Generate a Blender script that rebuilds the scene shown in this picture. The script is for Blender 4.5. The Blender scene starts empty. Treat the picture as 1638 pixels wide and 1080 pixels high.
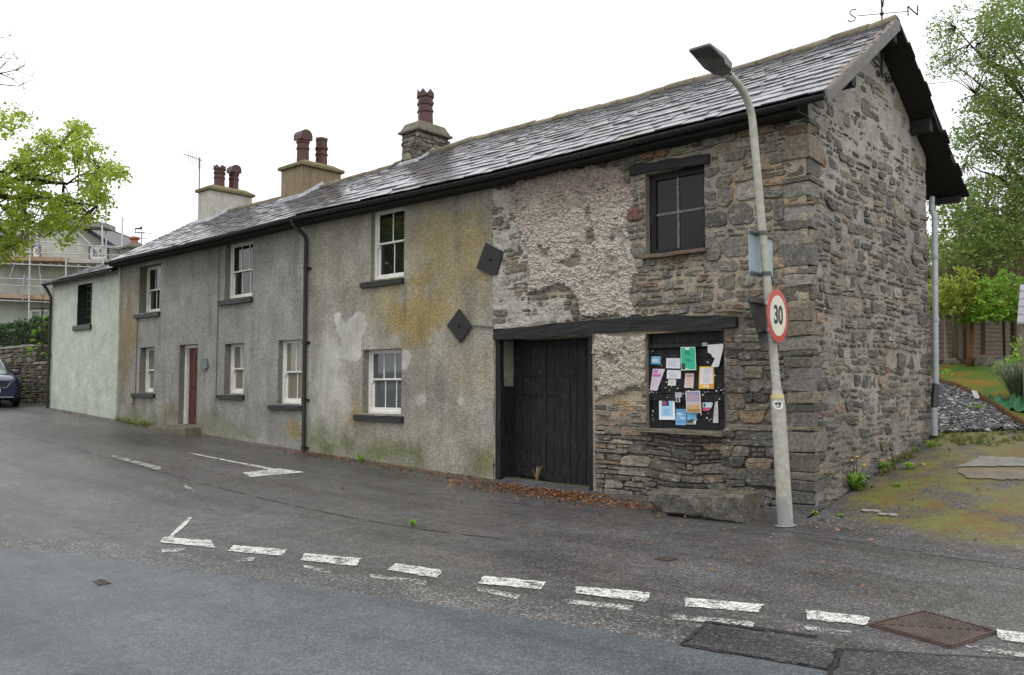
import bpy, math, random
import numpy as np
from mathutils import Vector, Matrix
PI=math.pi; R=math.radians
sc=bpy.context.scene; COL=sc.collection
# ------------------------------------------------------------------ camera
F=1362.; PITCH=R(3.36); HEAD=R(131.9); CAM=np.array([4.13,-9.99,1.6])
FW=np.array([math.cos(HEAD)*math.cos(PITCH),math.sin(HEAD)*math.cos(PITCH),math.sin(PITCH)])
RT=np.array([math.sin(HEAD),-math.cos(HEAD),0]); UP=np.cross(RT,FW)
FH=np.array([math.cos(HEAD),math.sin(HEAD),0])
def ray(px,py): return FW+RT*(px-819)/F+UP*(540-py)/F
def pl(px,py,ax,v):
    d=ray(px,py); return CAM+(v-CAM[ax])/d[ax]*d
def at_d(px,py,D):
    d=ray(px,py); return CAM+D/(d@FH)*d
cd=bpy.data.cameras.new('camera'); cam=bpy.data.objects.new('camera',cd); COL.objects.link(cam)
cam.matrix_world=Matrix(((RT[0],UP[0],-FW[0],CAM[0]),(RT[1],UP[1],-FW[1],CAM[1]),(RT[2],UP[2],-FW[2],CAM[2]),(0,0,0,1)))
cd.sensor_width=36; cd.lens=F/1638*36; cd.clip_end=2000; cd.clip_start=.05; sc.camera=cam
# ------------------------------------------------------------------ ground
def smin0(t,w=.4):            # smooth max(0,t)
    return .5*(t+math.sqrt(t*t+w*w))-.5*w*math.exp(-abs(t))*0
ZX=[(-80,2.6),(-35,1.4),(-23.7,.93),(-19,.665),(-10.3,.256),(-5.3,.06),(-3,.02),(0,.06),(8,.02),(60,0)]
def zf(x):
    for (a,za),(b,zb) in zip(ZX,ZX[1:]):
        if x<=b: return za+(zb-za)*(x-a)/(b-a)
    return 0
def zfs(x): return (zf(x-1.2)+zf(x-.6)+zf(x)+zf(x+.6)+zf(x+1.2))/5
def g(x,y):
    z=zfs(x)
    if x>-30:
        k=min(1,max(0,(x+30)/8))
        s=smin0(y+.45,.3)
        z+=k*(.152*min(s,14)+.06*max(0,min(s-14,60)))
        if y>16:
            d=math.hypot((x-2)/26,(y-62)/44); z+=k*9*max(0,1-d)**1.0*min(1,(y-16)/8)
    return z
def og(px,py,it=40):
    d=ray(px,py); t=6.
    lo,hi=2.,120.
    prev=2.; 
    t=2.
    while t<120:
        p=CAM+d*t
        if p[2]<g(p[0],p[1]): hi=t; lo=prev; break
        prev=t; t+=.25
    for _ in range(it):
        m=(lo+hi)/2; p=CAM+d*m
        if p[2]<g(p[0],p[1]): hi=m
        else: lo=m
    return CAM+d*hi
# ------------------------------------------------------------------ noise (numpy value noise)
_rs=np.random.RandomState(7); _T=_rs.rand(256,256)
def vn(x,y,seed=0):
    x=np.asarray(x,float)+seed*17.31; y=np.asarray(y,float)+seed*9.17
    xi=np.floor(x).astype(int); yi=np.floor(y).astype(int); fx=x-xi; fy=y-yi
    fx=fx*fx*(3-2*fx); fy=fy*fy*(3-2*fy); a=xi&255; b=yi&255; a1=(xi+1)&255; b1=(yi+1)&255
    return (_T[a,b]*(1-fx)+_T[a1,b]*fx)*(1-fy)+(_T[a,b1]*(1-fx)+_T[a1,b1]*fx)*fy
def fbm(x,y,sc_=1,o=4,seed=0):
    s=0;w=0;amp=1.
    for i in range(o):
        s=s+amp*vn(np.asarray(x)*sc_*2**i,np.asarray(y)*sc_*2**i,seed+i*3); w+=amp; amp*=.55
    return s/w*2-1
def sdpoly(poly,U,V):          # signed distance, positive inside
    P=np.array(poly); n=len(P); d=np.full(U.shape,1e9); ins=np.zeros(U.shape,bool)
    for i in range(n):
        a=P[i]; b=P[(i+1)%n]; e=b-a; L=max(e@e,1e-9)
        t=np.clip(((U-a[0])*e[0]+(V-a[1])*e[1])/L,0,1)
        d=np.minimum(d,np.hypot(U-a[0]-t*e[0],V-a[1]-t*e[1]))
        c=((a[1]>V)!=(b[1]>V))
        with np.errstate(divide='ignore',invalid='ignore'):
            xx=(b[0]-a[0])*(V-a[1])/(b[1]-a[1]+1e-12)+a[0]
        ins^=c&(U<xx)
    return np.where(ins,d,-d)
def sst(a,b,x):
    t=np.clip((x-a)/(b-a),0,1); return t*t*(3-2*t)
# ------------------------------------------------------------------ mesh builder
WL={}
class MB:
    def __init__(s): s.v=[]; s.f=[]; s.mi=[]; s.c=[]; s.col=(1,1,1); s.m=0; s.usec=False
    def add(s,vs,fs,col=None):
        b=len(s.v); s.v.extend([tuple(p) for p in vs]); cc=col or s.col; s.c.extend([cc]*len(vs))
        if col: s.usec=True
        for f in fs: s.f.append([b+i for i in f]); s.mi.append(s.m)
        return b
    def box(s,x0,x1,y0,y1,z0,z1,col=None):
        s.add([(x0,y0,z0),(x1,y0,z0),(x1,y1,z0),(x0,y1,z0),(x0,y0,z1),(x1,y0,z1),(x1,y1,z1),(x0,y1,z1)],
              [(0,3,2,1),(4,5,6,7),(0,1,5,4),(1,2,6,5),(2,3,7,6),(3,0,4,7)],col); return s
    def hexa(s,b4,t4,col=None):
        s.add(list(b4)+list(t4),[(0,3,2,1),(4,5,6,7),(0,1,5,4),(1,2,6,5),(2,3,7,6),(3,0,4,7)],col); return s
    def beam(s,a,b,w,h,up=(0,0,1),col=None):
        a=Vector(a);b=Vector(b);d=(b-a).normalized(); u=Vector(up); r=d.cross(u)
        if r.length<1e-4: r=Vector((1,0,0))
        r.normalize(); u=r.cross(d); r=r*w/2; u=u*h/2
        s.hexa([a-r-u,a+r-u,b+r-u,b-r-u],[a-r+u,a+r+u,b+r+u,b-r+u],col); return s
    def tube(s,pts,rad,n=8,cap=True,col=None):
        pts=[Vector(p) for p in pts]; 
        if not hasattr(rad,'__len__'): rad=[rad]*len(pts)
        base=len(s.v); vs=[];fs=[]; prevr=None
        for i,p in enumerate(pts):
            d=(pts[min(i+1,len(pts)-1)]-pts[max(i-1,0)])
            if d.length<1e-9: d=Vector((0,0,1))
            d.normalize()
            r=(prevr-d*prevr.dot(d)) if prevr else d.orthogonal()
            if r.length<1e-5: r=d.orthogonal()
            r.normalize(); prevr=r; q=d.cross(r)
            for k in range(n):
                a=2*PI*k/n; vs.append(p+(r*math.cos(a)+q*math.sin(a))*rad[i])
        for i in range(len(pts)-1):
            for k in range(n): fs.append((i*n+k,i*n+(k+1)%n,(i+1)*n+(k+1)%n,(i+1)*n+k))
        if cap: fs.append(tuple(range(n))[::-1]); fs.append(tuple((len(pts)-1)*n+k for k in range(n)))
        s.add(vs,fs,col); return s
    def prism(s,poly,ext,col=None):
        n=len(poly); e=Vector(ext); p=[Vector(q) for q in poly]
        s.add(p+[q+e for q in p],[tuple(range(n))[::-1],tuple(range(n,2*n))]+[(i,(i+1)%n,n+(i+1)%n,n+i) for i in range(n)],col); return s
    def lathe(s,c,prof,n=16,col=None,rot=0,sq=False):
        vs=[];fs=[]
        for r,z in prof:
            for k in range(n):
                a=2*PI*k/n+rot; vs.append((c[0]+r*math.cos(a),c[1]+r*math.sin(a),c[2]+z))
        m=len(prof)
        for i in range(m-1):
            for k in range(n): fs.append((i*n+k,i*n+(k+1)%n,(i+1)*n+(k+1)%n,(i+1)*n+k))
        fs.append(tuple(range(n))[::-1]); fs.append(tuple((m-1)*n+k for k in range(n)))
        s.add(vs,fs,col); return s
    def build(s,name,mats,parent=None,smooth=False,bevel=0,at=None):
        if not isinstance(mats,(list,tuple)): mats=[mats]
        me=bpy.data.meshes.new(name); off=np.array([0,0,0.])
        if parent is not None: off=WL[parent.name]
        elif at is not None: off=np.array(at,float)
        me.from_pydata([(p[0]-off[0],p[1]-off[1],p[2]-off[2]) for p in s.v],[],s.f)
        for m in mats: me.materials.append(m)
        if len(mats)>1: me.polygons.foreach_set('material_index',s.mi)
        if s.usec:
            a=me.attributes.new('Col','FLOAT_COLOR','POINT')
            a.data.foreach_set('color',np.array([(c[0],c[1],c[2],c[3] if len(c)>3 else 1.) for c in s.c],np.float32).ravel())
        if smooth:
            me.polygons.foreach_set('use_smooth',[True]*len(s.f))
            if smooth!=True: me.set_sharp_from_angle(angle=R(smooth))
        me.update(); me.validate()
        o=bpy.data.objects.new(name,me); COL.objects.link(o)
        if parent is not None: o.parent=parent; WL[o.name]=off
        else: o.location=off; WL[o.name]=off
        if bevel:
            b=o.modifiers.new('bevel','BEVEL'); b.width=bevel; b.segments=2; b.limit_method='ANGLE'
        return o
def tag(o,label=None,cat=None,group=None,kind=None):
    if label: o['label']=label
    if cat: o['category']=cat
    if group: o['group']=group
    if kind: o['kind']=kind
    return o
def thing(name,label,cat,loc,group=None):
    o=bpy.data.objects.new(name,None); COL.objects.link(o); o.location=loc; o.empty_display_size=.2
    WL[o.name]=np.array(loc,float); return tag(o,label,cat,group)
# ------------------------------------------------------------------ materials
class G:
    def __init__(s,name):
        s.m=bpy.data.materials.new(name); s.m.use_nodes=True; s.nt=s.m.node_tree; s.nt.nodes.clear()
        s.out=s.nt.nodes.new('ShaderNodeOutputMaterial'); s._p=None
    def a(s,t,ins=None,**pr):
        n=s.nt.nodes.new('ShaderNode'+t)
        for k,v in pr.items(): setattr(n,k,v)
        for k,v in (ins or {}).items():
            if isinstance(v,bpy.types.NodeSocket): s.nt.links.new(v,n.inputs[k])
            else: n.inputs[k].default_value=v
        return n
    def pos(s,scale=None):
        if s._p is None: s._p=s.a('NewGeometry').outputs['Position']
        if scale: return s.a('Mapping',{'Vector':s._p,'Scale':scale}).outputs[0]
        return s._p
    def noise(s,sc_,d=4,r=.55,vec=None,dist=0): return s.a('TexNoise',{'Vector':vec or s.pos(),'Scale':sc_,'Detail':d,'Roughness':r,'Distortion':dist}).outputs['Fac']
    def vor(s,sc_,out='Distance',vec=None,feature='F1'): return s.a('TexVoronoi',{'Vector':vec or s.pos(),'Scale':sc_},feature=feature).outputs[out]
    def ramp(s,f,stops):
        n=s.a('ValToRGB',{'Fac':f}); e=n.color_ramp.elements
        while len(e)<len(stops): e.new(.5)
        for x,(p,c) in zip(e,stops):
            x.position=p; x.color=(c,c,c,1) if not hasattr(c,'__len__') else (*c,1)
        return n.outputs['Color']
    def mix(s,f,a,b,mode='MIX'):
        n=s.a('Mix',data_type='RGBA',blend_type=mode)
        for i,v in ((0,f),(6,a),(7,b)):
            if isinstance(v,bpy.types.NodeSocket): s.nt.links.new(v,n.inputs[i])
            elif i==0: n.inputs[0].default_value=v
            else: n.inputs[i].default_value=(v,v,v,1) if not hasattr(v,'__len__') else (*v,1)
        return n.outputs[2]
    def mth(s,op,a,b=0.):
        return s.a('Math',{0:a,1:b},operation=op).outputs[0]
    def col(s): return s.a('Attribute',attribute_name='Col').outputs['Color']
    def bump(s,h,st=.5,d=.01,nrm=None):
        i={'Height':h,'Strength':st,'Distance':d}
        if nrm is not None: i['Normal']=nrm
        return s.a('Bump',i).outputs[0]
    def fin(s,base,rough=.6,nrm=None,spec=.5,metal=0.,trans=None,coat=0):
        i={'Roughness':rough,'Metallic':metal,'Specular IOR Level':spec}
        i['Base Color']=base if isinstance(base,bpy.types.NodeSocket) else (*base,1)
        if nrm is not None: i['Normal']=nrm
        if coat: i['Coat Weight']=coat; i['Coat Roughness']=.05
        b=s.a('BsdfPrincipled',i).outputs[0]
        if trans:
            t=s.a('BsdfTranslucent',{'Color':i['Base Color']}).outputs[0]
            b=s.a('MixShader',{0:trans,1:b,2:t}).outputs[0]
        s.nt.links.new(b,s.out.inputs[0]); return s.m
_fl={}
def flat(c,rough=.55,spec=.4):
    k=(tuple(round(x,3) for x in c),rough)
    if k not in _fl:
        q=G('paint'); n=q.noise(60,3); _fl[k]=q.fin(q.mix(n,[x*.85 for x in c],[min(1,x*1.1) for x in c]),rough,q.bump(n,.08,.004),spec)
    return _fl[k]
def m_stone():
    q=G('rubble_stone'); n=q.noise(22,6,.65); n2=q.noise(5,4); n3=q.noise(90,3)
    c=q.mix(1,q.col(),q.ramp(n,[(.28,.4),(.5,.95),(.74,1.6)]),'MULTIPLY')
    c=q.mix(q.ramp(q.noise(9,5,.7),[(.56,0),(.66,.55)]),c,(.36,.345,.31))
    c=q.mix(q.ramp(n2,[(.58,0),(.7,.4)]),c,(.25,.2,.12))
    h=q.mix(.4,n,n3)
    lay=q.noise(1,3,.5,q.pos((6,6,70)))
    return q.fin(c,q.ramp(n2,[(.3,.5),(.7,.8)]),q.bump(lay,.5,.016,q.bump(h,1.,.03)),.35)
def m_mortar():
    q=G('lime_mortar'); n=q.noise(30,6,.7); n2=q.noise(110,3); n3=q.noise(3,4)
    c=q.mix(1,q.col(),q.ramp(n,[(.25,.55),(.5,1),(.75,1.35)]),'MULTIPLY')
    c=q.mix(1,c,q.ramp(n3,[(.3,.75),(.7,1.15)]),'MULTIPLY')
    v=q.vor(55); h=q.mix(.5,n,v)
    return q.fin(c,.88,q.bump(n2,.4,.006,q.bump(h,.9,.025)),.25)
def m_roughcast(name='roughcast',sc_=38,amp=1.,con=1.,streak=True):
    q=G(name); v=q.vor(sc_); n=q.noise(2.2,5,.6); n2=q.noise(70,3)
    vc=q.a('SeparateColor',{'Color':q.vor(sc_,'Color')}).outputs[0]
    f=q.ramp(vc,[(0,1-.45*con),(.5,1),(1,1+.55*con)])
    at=q.a('Attribute',attribute_name='Col'); al=at.outputs['Alpha']
    c=q.mix(al,at.outputs['Color'],q.mix(1,at.outputs['Color'],f,'MULTIPLY')); c=q.mix(1,c,q.ramp(n,[(.3,.82),(.7,1.14)]),'MULTIPLY')
    if streak:
        st=q.noise(1,5,.65,q.pos((2.2,2.2,.5))); c=q.mix(1,c,q.ramp(st,[(.35,.84),(.6,1.06)]),'MULTIPLY')
        c=q.mix(q.mth('MULTIPLY',al,q.ramp(q.noise(13,5,.7),[(.55,0),(.75,.4)])),c,(.16,.155,.14))
    h=q.mix(.3,q.mix(al,.4,q.ramp(v,[(0,1),(.6,0)])),n2)
    return q.fin(c,.85,q.bump(h,.75*amp,.02),.25)
def m_blackwood():
    q=G('black_painted_wood'); n=q.noise(1,5,.65,q.pos((30,30,2.5))); n2=q.noise(7,5,.7)
    c=q.mix(q.ramp(n,[(.3,0),(.75,1)]),(.006,.006,.0065),(.026,.026,.028))
    c=q.mix(q.ramp(q.noise(1,6,.75,q.pos((14,14,5))),[(.53,0),(.7,.65)]),c,(.062,.061,.06))
    return q.fin(c,q.ramp(n2,[(.3,.45),(.7,.65)]),q.bump(n,.6,.01),.22)
def m_beam():
    q=G('tarred_timber'); n=q.noise(1,5,.65,q.pos((2.5,25,30))); n2=q.noise(6,5,.7)
    c=q.mix(q.ramp(n,[(.3,0),(.75,1)]),(.007,.007,.0075),(.024,.023,.023))
    c=q.mix(q.ramp(n2,[(.58,0),(.78,.5)]),c,(.055,.052,.05))
    return q.fin(c,.6,q.bump(n,.7,.015),.35)
def m_simple(name,c,c2,sc_=12,rough=.5,b=.2,bd=.006,metal=0,spec=.5,r2=None):
    q=G(name); n=q.noise(sc_,5,.65); n2=q.noise(sc_*6,3)
    cc=q.mix(q.ramp(n,[(.35,0),(.7,1)]),c,c2)
    return q.fin(cc,q.ramp(n,[(.3,rough),(.75,r2 or rough)]),q.bump(q.mix(.5,n,n2),b,bd),spec,metal)
def m_slate():
    q=G('wet_slate'); n=q.noise(18,5,.65); n2=q.noise(1.6,4,.6); n3=q.noise(60,4)
    c=q.mix(1,q.col(),q.ramp(n,[(.3,.65),(.7,1.3)]),'MULTIPLY')
    c=q.mix(q.ramp(q.noise(4.5,6,.78),[(.55,0),(.66,.8)]),c,(.085,.08,.05))
    r=q.ramp(q.mix(.25,n,n2),[(.3,.16),(.7,.27)])
    return q.fin(c,r,q.bump(q.mix(.5,n,n3),.14,.006),.8)
def m_asphalt(name,a,b,sp,rough0,rough1,bl=None,wet=.5,moss=None,ag=1.):
    q=G(name); n=q.noise(.55,5,.6); v=q.vor(78,'Color'); vs=q.a('SeparateColor',{'Color':v}).outputs[0]; n3=q.noise(170,2); n4=q.noise(5,5,.7)
    if moss: cm=q.col(); a=q.mix(cm,(.066,.062,.061),a); b=q.mix(cm,(.09,.085,.083),b)
    c=q.mix(q.ramp(n,[(.35,0),(.65,1)]),a,b)
    c=q.mix(1,c,q.ramp(vs,[(0,1-.6*ag),(.6,1),(.86,1+.38*ag),(.97,1+(sp*1.1-1)*ag)]),'MULTIPLY')
    c=q.mix(1,c,q.ramp(n4,[(.3,.78),(.7,1.2)]),'MULTIPLY')
    rm=q.a('Mapping',{'Vector':q.pos(),'Rotation':(0,0,R(-14)),'Scale':(.16,1.5,1)}).outputs[0]
    c=q.mix(1,c,q.ramp(q.noise(1,5,.62,rm),[(.34,.7),(.5,1),(.68,1.18)]),'MULTIPLY')
    ck=q.a('TexVoronoi',{'Vector':q.a('VectorMath',{0:q.pos(),1:q.a('VectorMath',{0:q.a('TexNoise',{'Vector':q.pos(),'Scale':1.4,'Detail':4}).outputs['Color'],'Scale':.9},operation='SCALE').outputs[0]},operation='ADD').outputs[0],'Scale':.33},feature='DISTANCE_TO_EDGE').outputs['Distance']
    c=q.mix(q.mth('MULTIPLY',q.ramp(ck,[(.0,.75*(ag>.6)),(.006,0)]),q.ramp(q.noise(.5,3),[(.5,0),(.6,1)])),c,(.014,.014,.014))
    vb=q.vor(46,'Color'); vbs=q.a('SeparateColor',{'Color':vb}).outputs[1]
    c=q.mix(q.ramp(vbs,[(.965,0),(.975,.5)]),c,(.17,.16,.145))
    if moss:
        mm=q.mth('MULTIPLY',q.ramp(q.mth('MULTIPLY',q.noise(1.1,7,.76,dist=.5),q.mth('ADD',q.mth('MULTIPLY',cm,.35),.68)),[(.425,0),(.54,.92)]),cm); m2=q.noise(2.5,5,.7)
        mc=q.mix(q.ramp(m2,[(.4,0),(.6,1)]),moss[0],moss[1]); mc=q.mix(1,mc,q.ramp(q.noise(60,4,.7),[(.3,.5),(.7,1.5)]),'MULTIPLY')
        c=q.mix(mm,c,mc)
    w=q.ramp(q.noise(.35,5,.65,q.pos((1,2.2,1))),[(.38,rough1),(.62,rough0)])
    h=q.mix(.45,q.vor(95),n3)
    return q.fin(c,w,q.bump(h,.55,.007),.5)
def holes_(q,w):
    b=q.out.inputs[0].links[0].from_socket; t=q.a('BsdfTransparent').outputs[0]; x=q.a('MixShader',{0:w,1:t,2:b}).outputs[0]; q.nt.links.new(x,q.out.inputs[0]); return q.m
def m_paintline():
    q=G('worn_road_paint'); w=q.ramp(q.mix(.45,q.noise(9,6,.75),q.noise(70,3,.7)),[(.44,0),(.5,1)])
    w=q.mth('MULTIPLY',w,q.ramp(q.a('SeparateColor',{'Color':q.vor(85,'Color')}).outputs[0],[(.1,.35),(.3,1)]))
    c=q.mix(q.noise(25,4),(.55,.54,.5),(.8,.79,.76)); m=q.fin(c,.6,q.bump(q.noise(90,3),.4,.005),.4); return holes_(q,w)
def m_paintline2():
    q=G('faded_road_paint'); w=q.ramp(q.mix(.5,q.noise(5,6,.75),q.noise(50,3,.7)),[(.485,0),(.55,.95)])
    c=q.mix(q.noise(25,4),(.42,.41,.39),(.62,.61,.58)); q.fin(c,.6,q.bump(q.noise(90,3),.4,.005),.4); return holes_(q,w)
def m_leaf(name,a,b,tr=.4):
    q=G(name); c=q.mix(1,q.col(),q.mix(q.noise(2.5,3),a,b),'MULTIPLY')
    return q.fin(c,.5,None,.3,trans=tr)
def m_bark(name,a,b):
    q=G(name); n=q.noise(1,6,.7,q.pos((14,14,3))); return q.fin(q.mix(n,a,b),.85,q.bump(n,.8,.03),.2)
def m_glass(name,c,rough=.03,spec=.6):
    q=G(name); n=q.noise(1.6,2); return q.fin(c,rough,q.bump(n,.06,.02),spec)
def m_granite():
    q=G('mossy_granite'); n=q.noise(6,6,.75); n2=q.noise(2.2,5,.7); v=q.a('SeparateColor',{'Color':q.vor(90,'Color')}).outputs[0]
    c=q.mix(q.ramp(n,[(.35,0),(.65,1)]),(.055,.052,.043),(.2,.19,.16)); c=q.mix(1,c,q.ramp(v,[(0,.6),(.6,1),(1,1.5)]),'MULTIPLY'); c=q.mix(q.ramp(n2,[(.5,0),(.62,.8)]),c,(.13,.13,.05)); c=q.mix(q.ramp(q.noise(1.3,5,.7),[(.52,0),(.66,.75)]),c,(.045,.042,.036))
    return q.fin(c,.8,q.bump(q.noise(40,5,.7),.9,.02,q.bump(n,.8,.05)),.3)
def m_sooty(name,a,b,c3):
    q=G(name); n=q.noise(5,5,.7); c=q.mix(q.ramp(n,[(.35,0),(.65,1)]),a,b); c=q.mix(q.ramp(q.noise(1,4,.7,q.pos((9,9,1.2))),[(.5,0),(.75,.7)]),c,c3)
    return q.fin(c,.85,q.bump(q.noise(45,4),.5,.012),.25)
def m_ground(name,stops,sc_=3,b=.6):
    q=G(name); n=q.noise(sc_,6,.7); c=q.ramp(n,stops); c=q.mix(1,c,q.ramp(q.noise(55,4,.75),[(.3,.4),(.7,1.6)]),'MULTIPLY')
    return q.fin(c,.9,q.bump(q.noise(60,5,.7),b,.03),.2)
def m_cloth(): pass
STONE=m_stone(); MORTAR=m_mortar(); ROUGH=m_roughcast('roughcast',58,1.,.68); PALEW=m_roughcast('painted_roughcast',26,.9,.22,False); BWOOD=m_blackwood(); BEAM=m_beam()
BIRON=m_simple('black_iron',(.006,.006,.0065),(.02,.019,.018),14,.45,.25,.004,0,.5,.6)
WPAINT=m_simple('white_window_paint',(.62,.61,.57),(.8,.79,.76),7,.45,.12,.003)
SILL=m_simple('black_sill_paint',(.008,.008,.008),(.025,.024,.023),10,.45,.3,.006,0,.5,.7)
RED=m_simple('dark_red_door_paint',(.075,.009,.006),(.1,.013,.009),6,.4,.1,.003)
GLASS=m_glass('dark_window_glass',(.012,.014,.013)); GLASSP=m_glass('window_glass_with_pale_blind',(.2,.19,.145)); GLASSC=m_glass('window_glass_with_grey_net',(.085,.095,.1)); GLASSB=m_glass('dirty_dark_glass',(.014,.016,.017),.12,.2)
SLATE=m_slate(); POT=m_simple('brown_chimney_pot',(.045,.014,.011),(.095,.03,.022),9,.4,.3,.008,0,.5,.55); POTR=m_simple('red_chimney_pot',(.34,.1,.06),(.42,.15,.1),9,.6)
CEM=m_sooty('pale_cement_render',(.4,.38,.34),(.5,.49,.46),(.22,.15,.09)); CEMB=m_sooty('brown_cement_render',(.2,.155,.1),(.28,.22,.145),(.1,.075,.045))
CAPM=m_sooty('mossy_cement_cap',(.15,.12,.06),(.2,.17,.1),(.09,.08,.03)); CAPG=m_sooty('weathered_stone_cap',(.12,.11,.085),(.2,.18,.14),(.06,.06,.04))
RIDGE=m_sooty('mossy_ridge_stone',(.13,.105,.07),(.25,.22,.17),(.2,.16,.03)); LEAD=m_simple('lead_flashing',(.25,.26,.28),(.38,.4,.42),9,.4,.2)
DARK=m_simple('dark_roof_boards',(.006,.006,.006),(.014,.013,.012),12,.8); GREYW=m_simple('grey_weathered_board',(.075,.07,.07),(.15,.14,.13),15,.6,.4)
STEEL=m_simple('weathered_grey_pole_paint',(.3,.29,.24),(.44,.43,.38),14,.5,.25,.004,0,.5,.65); ALU=m_simple('grey_lamp_casing',(.1,.1,.105),(.17,.17,.18),9,.45,.1)
GALV=m_simple('galvanised_tube',(.4,.4,.41),(.55,.55,.56),9,.4,.1,.003,.4); BOARDW=m_simple('scaffold_board',(.3,.2,.13),(.42,.31,.22),4,.8,.3)
PVC=m_simple('grey_plastic_pipe',(.25,.265,.29),(.33,.345,.37),8,.4,.08,.003); CONC=m_simple('concrete',(.24,.22,.19),(.36,.34,.31),6,.8,.5,.012); TROUGH=m_granite()
FORE=m_asphalt('forecourt_asphalt',(.074,.07,.069),(.1,.095,.093),2.8,.27,.5,ag=.78)
ROADM=m_asphalt('blue_grey_asphalt',(.08,.09,.097),(.102,.114,.122),1.9,.27,.45,ag=.5)
DRIVE=m_asphalt('mossy_drive_asphalt',(.06,.054,.047),(.1,.088,.072),2.6,.45,.7,moss=((.14,.088,.018),(.13,.145,.022)))
STRIP=m_asphalt('coarse_edge_asphalt',(.085,.082,.079),(.11,.107,.102),3.2,.4,.6)
PATCHM=m_asphalt('trench_patch_asphalt',(.042,.042,.044),(.06,.059,.061),2.4,.32,.5); TAR=m_simple('tar_seal',(.014,.014,.015),(.035,.034,.034),9,.4,.3)
LINE=m_paintline(); LINE2=m_paintline2()
RUST=m_simple('rusty_iron_cover',(.045,.032,.027),(.11,.07,.054),7,.5,.5,.008)
GRASS=m_ground('rough_grass',[(.3,(.035,.05,.012)),(.5,(.06,.075,.02)),(.7,(.09,.08,.03))]); LAWN=m_ground('mossy_lawn',[(.36,(.045,.1,.008)),(.48,(.08,.115,.012)),(.58,(.16,.1,.012)),(.72,(.22,.12,.012))],1.1)
SOIL=m_ground('leaf_strewn_soil',[(.3,(.03,.022,.015)),(.7,(.07,.045,.025))],6)
L_SYC=m_leaf('sycamore_leaf',(.31,.43,.055),(.43,.5,.08),.6); L_ASH=m_leaf('grey_green_leaf',(.19,.27,.075),(.26,.34,.11),.5); L_DK=m_leaf('dark_hedge_leaf',(.025,.06,.014),(.05,.09,.022),.2)
L_BR=m_leaf('bright_green_leaf',(.2,.38,.05),(.28,.46,.08),.45); L_YE=m_leaf('yellow_green_leaf',(.3,.38,.06),(.4,.44,.09),.45); L_OL=m_leaf('olive_leaf',(.23,.31,.09),(.31,.36,.13),.5); L_DRY=m_leaf('fallen_leaf',(.2,.085,.035),(.26,.13,.065),.1)
BARK=m_bark('dark_bark',(.03,.025,.018),(.075,.065,.05)); TWIG=m_bark('pale_twig',(.26,.2,.12),(.4,.32,.2)); FENCE=m_bark('weathered_fence_board',(.27,.21,.17),(.42,.34,.28)); POSTW=m_bark('treated_post',(.14,.08,.04),(.24,.15,.08))
CHIP=m_simple('slate_chipping',(.025,.025,.028),(.06,.06,.064),30,.35,.3)
GREENW=m_simple('dark_green_paint',(.012,.022,.014),(.02,.032,.02),8,.5)
HOUSEW=m_roughcast('grey_green_render',30,.5,.15,False)
# ------------------------------------------------------------------ world / light
w=bpy.data.worlds.new('World'); sc.world=w; w.use_nodes=True; nt=w.node_tree; bg=nt.nodes['Background']
sky=nt.nodes.new('ShaderNodeTexSky'); sky.sky_type='NISHITA'; sky.sun_disc=False; sky.sun_elevation=R(58); sky.sun_rotation=R(145); sky.dust_density=4; sky.air_density=1
hs=nt.nodes.new('ShaderNodeHueSaturation'); hs.inputs['Saturation'].default_value=.1
mx=nt.nodes.new('ShaderNodeMix'); mx.data_type='RGBA'; mx.inputs[0].default_value=.85; mx.inputs[7].default_value=(10.6,10.8,11.1,1)
nt.links.new(sky.outputs[0],hs.inputs['Color']); nt.links.new(hs.outputs[0],mx.inputs[6]); nt.links.new(mx.outputs[2],bg.inputs[0]); bg.inputs[1].default_value=.1
ld=bpy.data.lights.new('sun','SUN'); ld.energy=.6; ld.angle=R(25); ld.color=(1,.97,.93); lo=bpy.data.objects.new('sun',ld); COL.objects.link(lo)
sd=Vector((math.cos(R(-55))*math.cos(R(58)),math.sin(R(-55))*math.cos(R(58)),math.sin(R(58)))); lo.rotation_euler=sd.to_track_quat('Z','Y').to_euler()
sc.view_settings.view_transform='Standard'; sc.view_settings.look='None'; sc.view_settings.exposure=.56
# ------------------------------------------------------------------ wall helpers
PF=lambda u,v,h:(u,-h,v)           # facade, faces -y
PG=lambda u,v,h:(h,u,v)            # gable, faces +x
def lines(a,b,step,extra):
    n=max(2,int(round((b-a)/step))); L=list(np.linspace(a,b,n+1))
    for e in extra:
        if a<e<b: L.append(e)
    L=sorted(L); o=[L[0]]; ex=set(extra)
    for x in L[1:]:
        if x-o[-1]>step*.3: o.append(x)
        elif x in ex and o[-1] not in ex: o[-1]=x
    return np.array(o)
def wall_grid(mb,us,vs,blocks,hf,cf,P,clip=None):
    U,V=np.meshgrid(us,vs); H=hf(U,V); C=cf(U,V,H); nu=len(us)
    b=len(mb.v); VV=V if clip is None else np.minimum(V,clip(U))
    for j in range(len(vs)):
        for i in range(nu): mb.v.append(P(U[j,i],VV[j,i],H[j,i])); mb.c.append(tuple(C[j,i]))
    mb.usec=True; flip=(P is PF)
    for j in range(len(vs)-1):
        vc=(vs[j]+vs[j+1])/2
        for i in range(nu-1):
            uc=(us[i]+us[i+1])/2
            if any(a<uc<c and d<vc<e for a,c,d,e in blocks): continue
            if clip is not None and vs[j]>max(clip(us[i]),clip(us[i+1])): continue
            q=[b+j*nu+i,b+j*nu+i+1,b+(j+1)*nu+i+1,b+(j+1)*nu+i]
            mb.f.append(q); mb.mi.append(mb.m)
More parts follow.
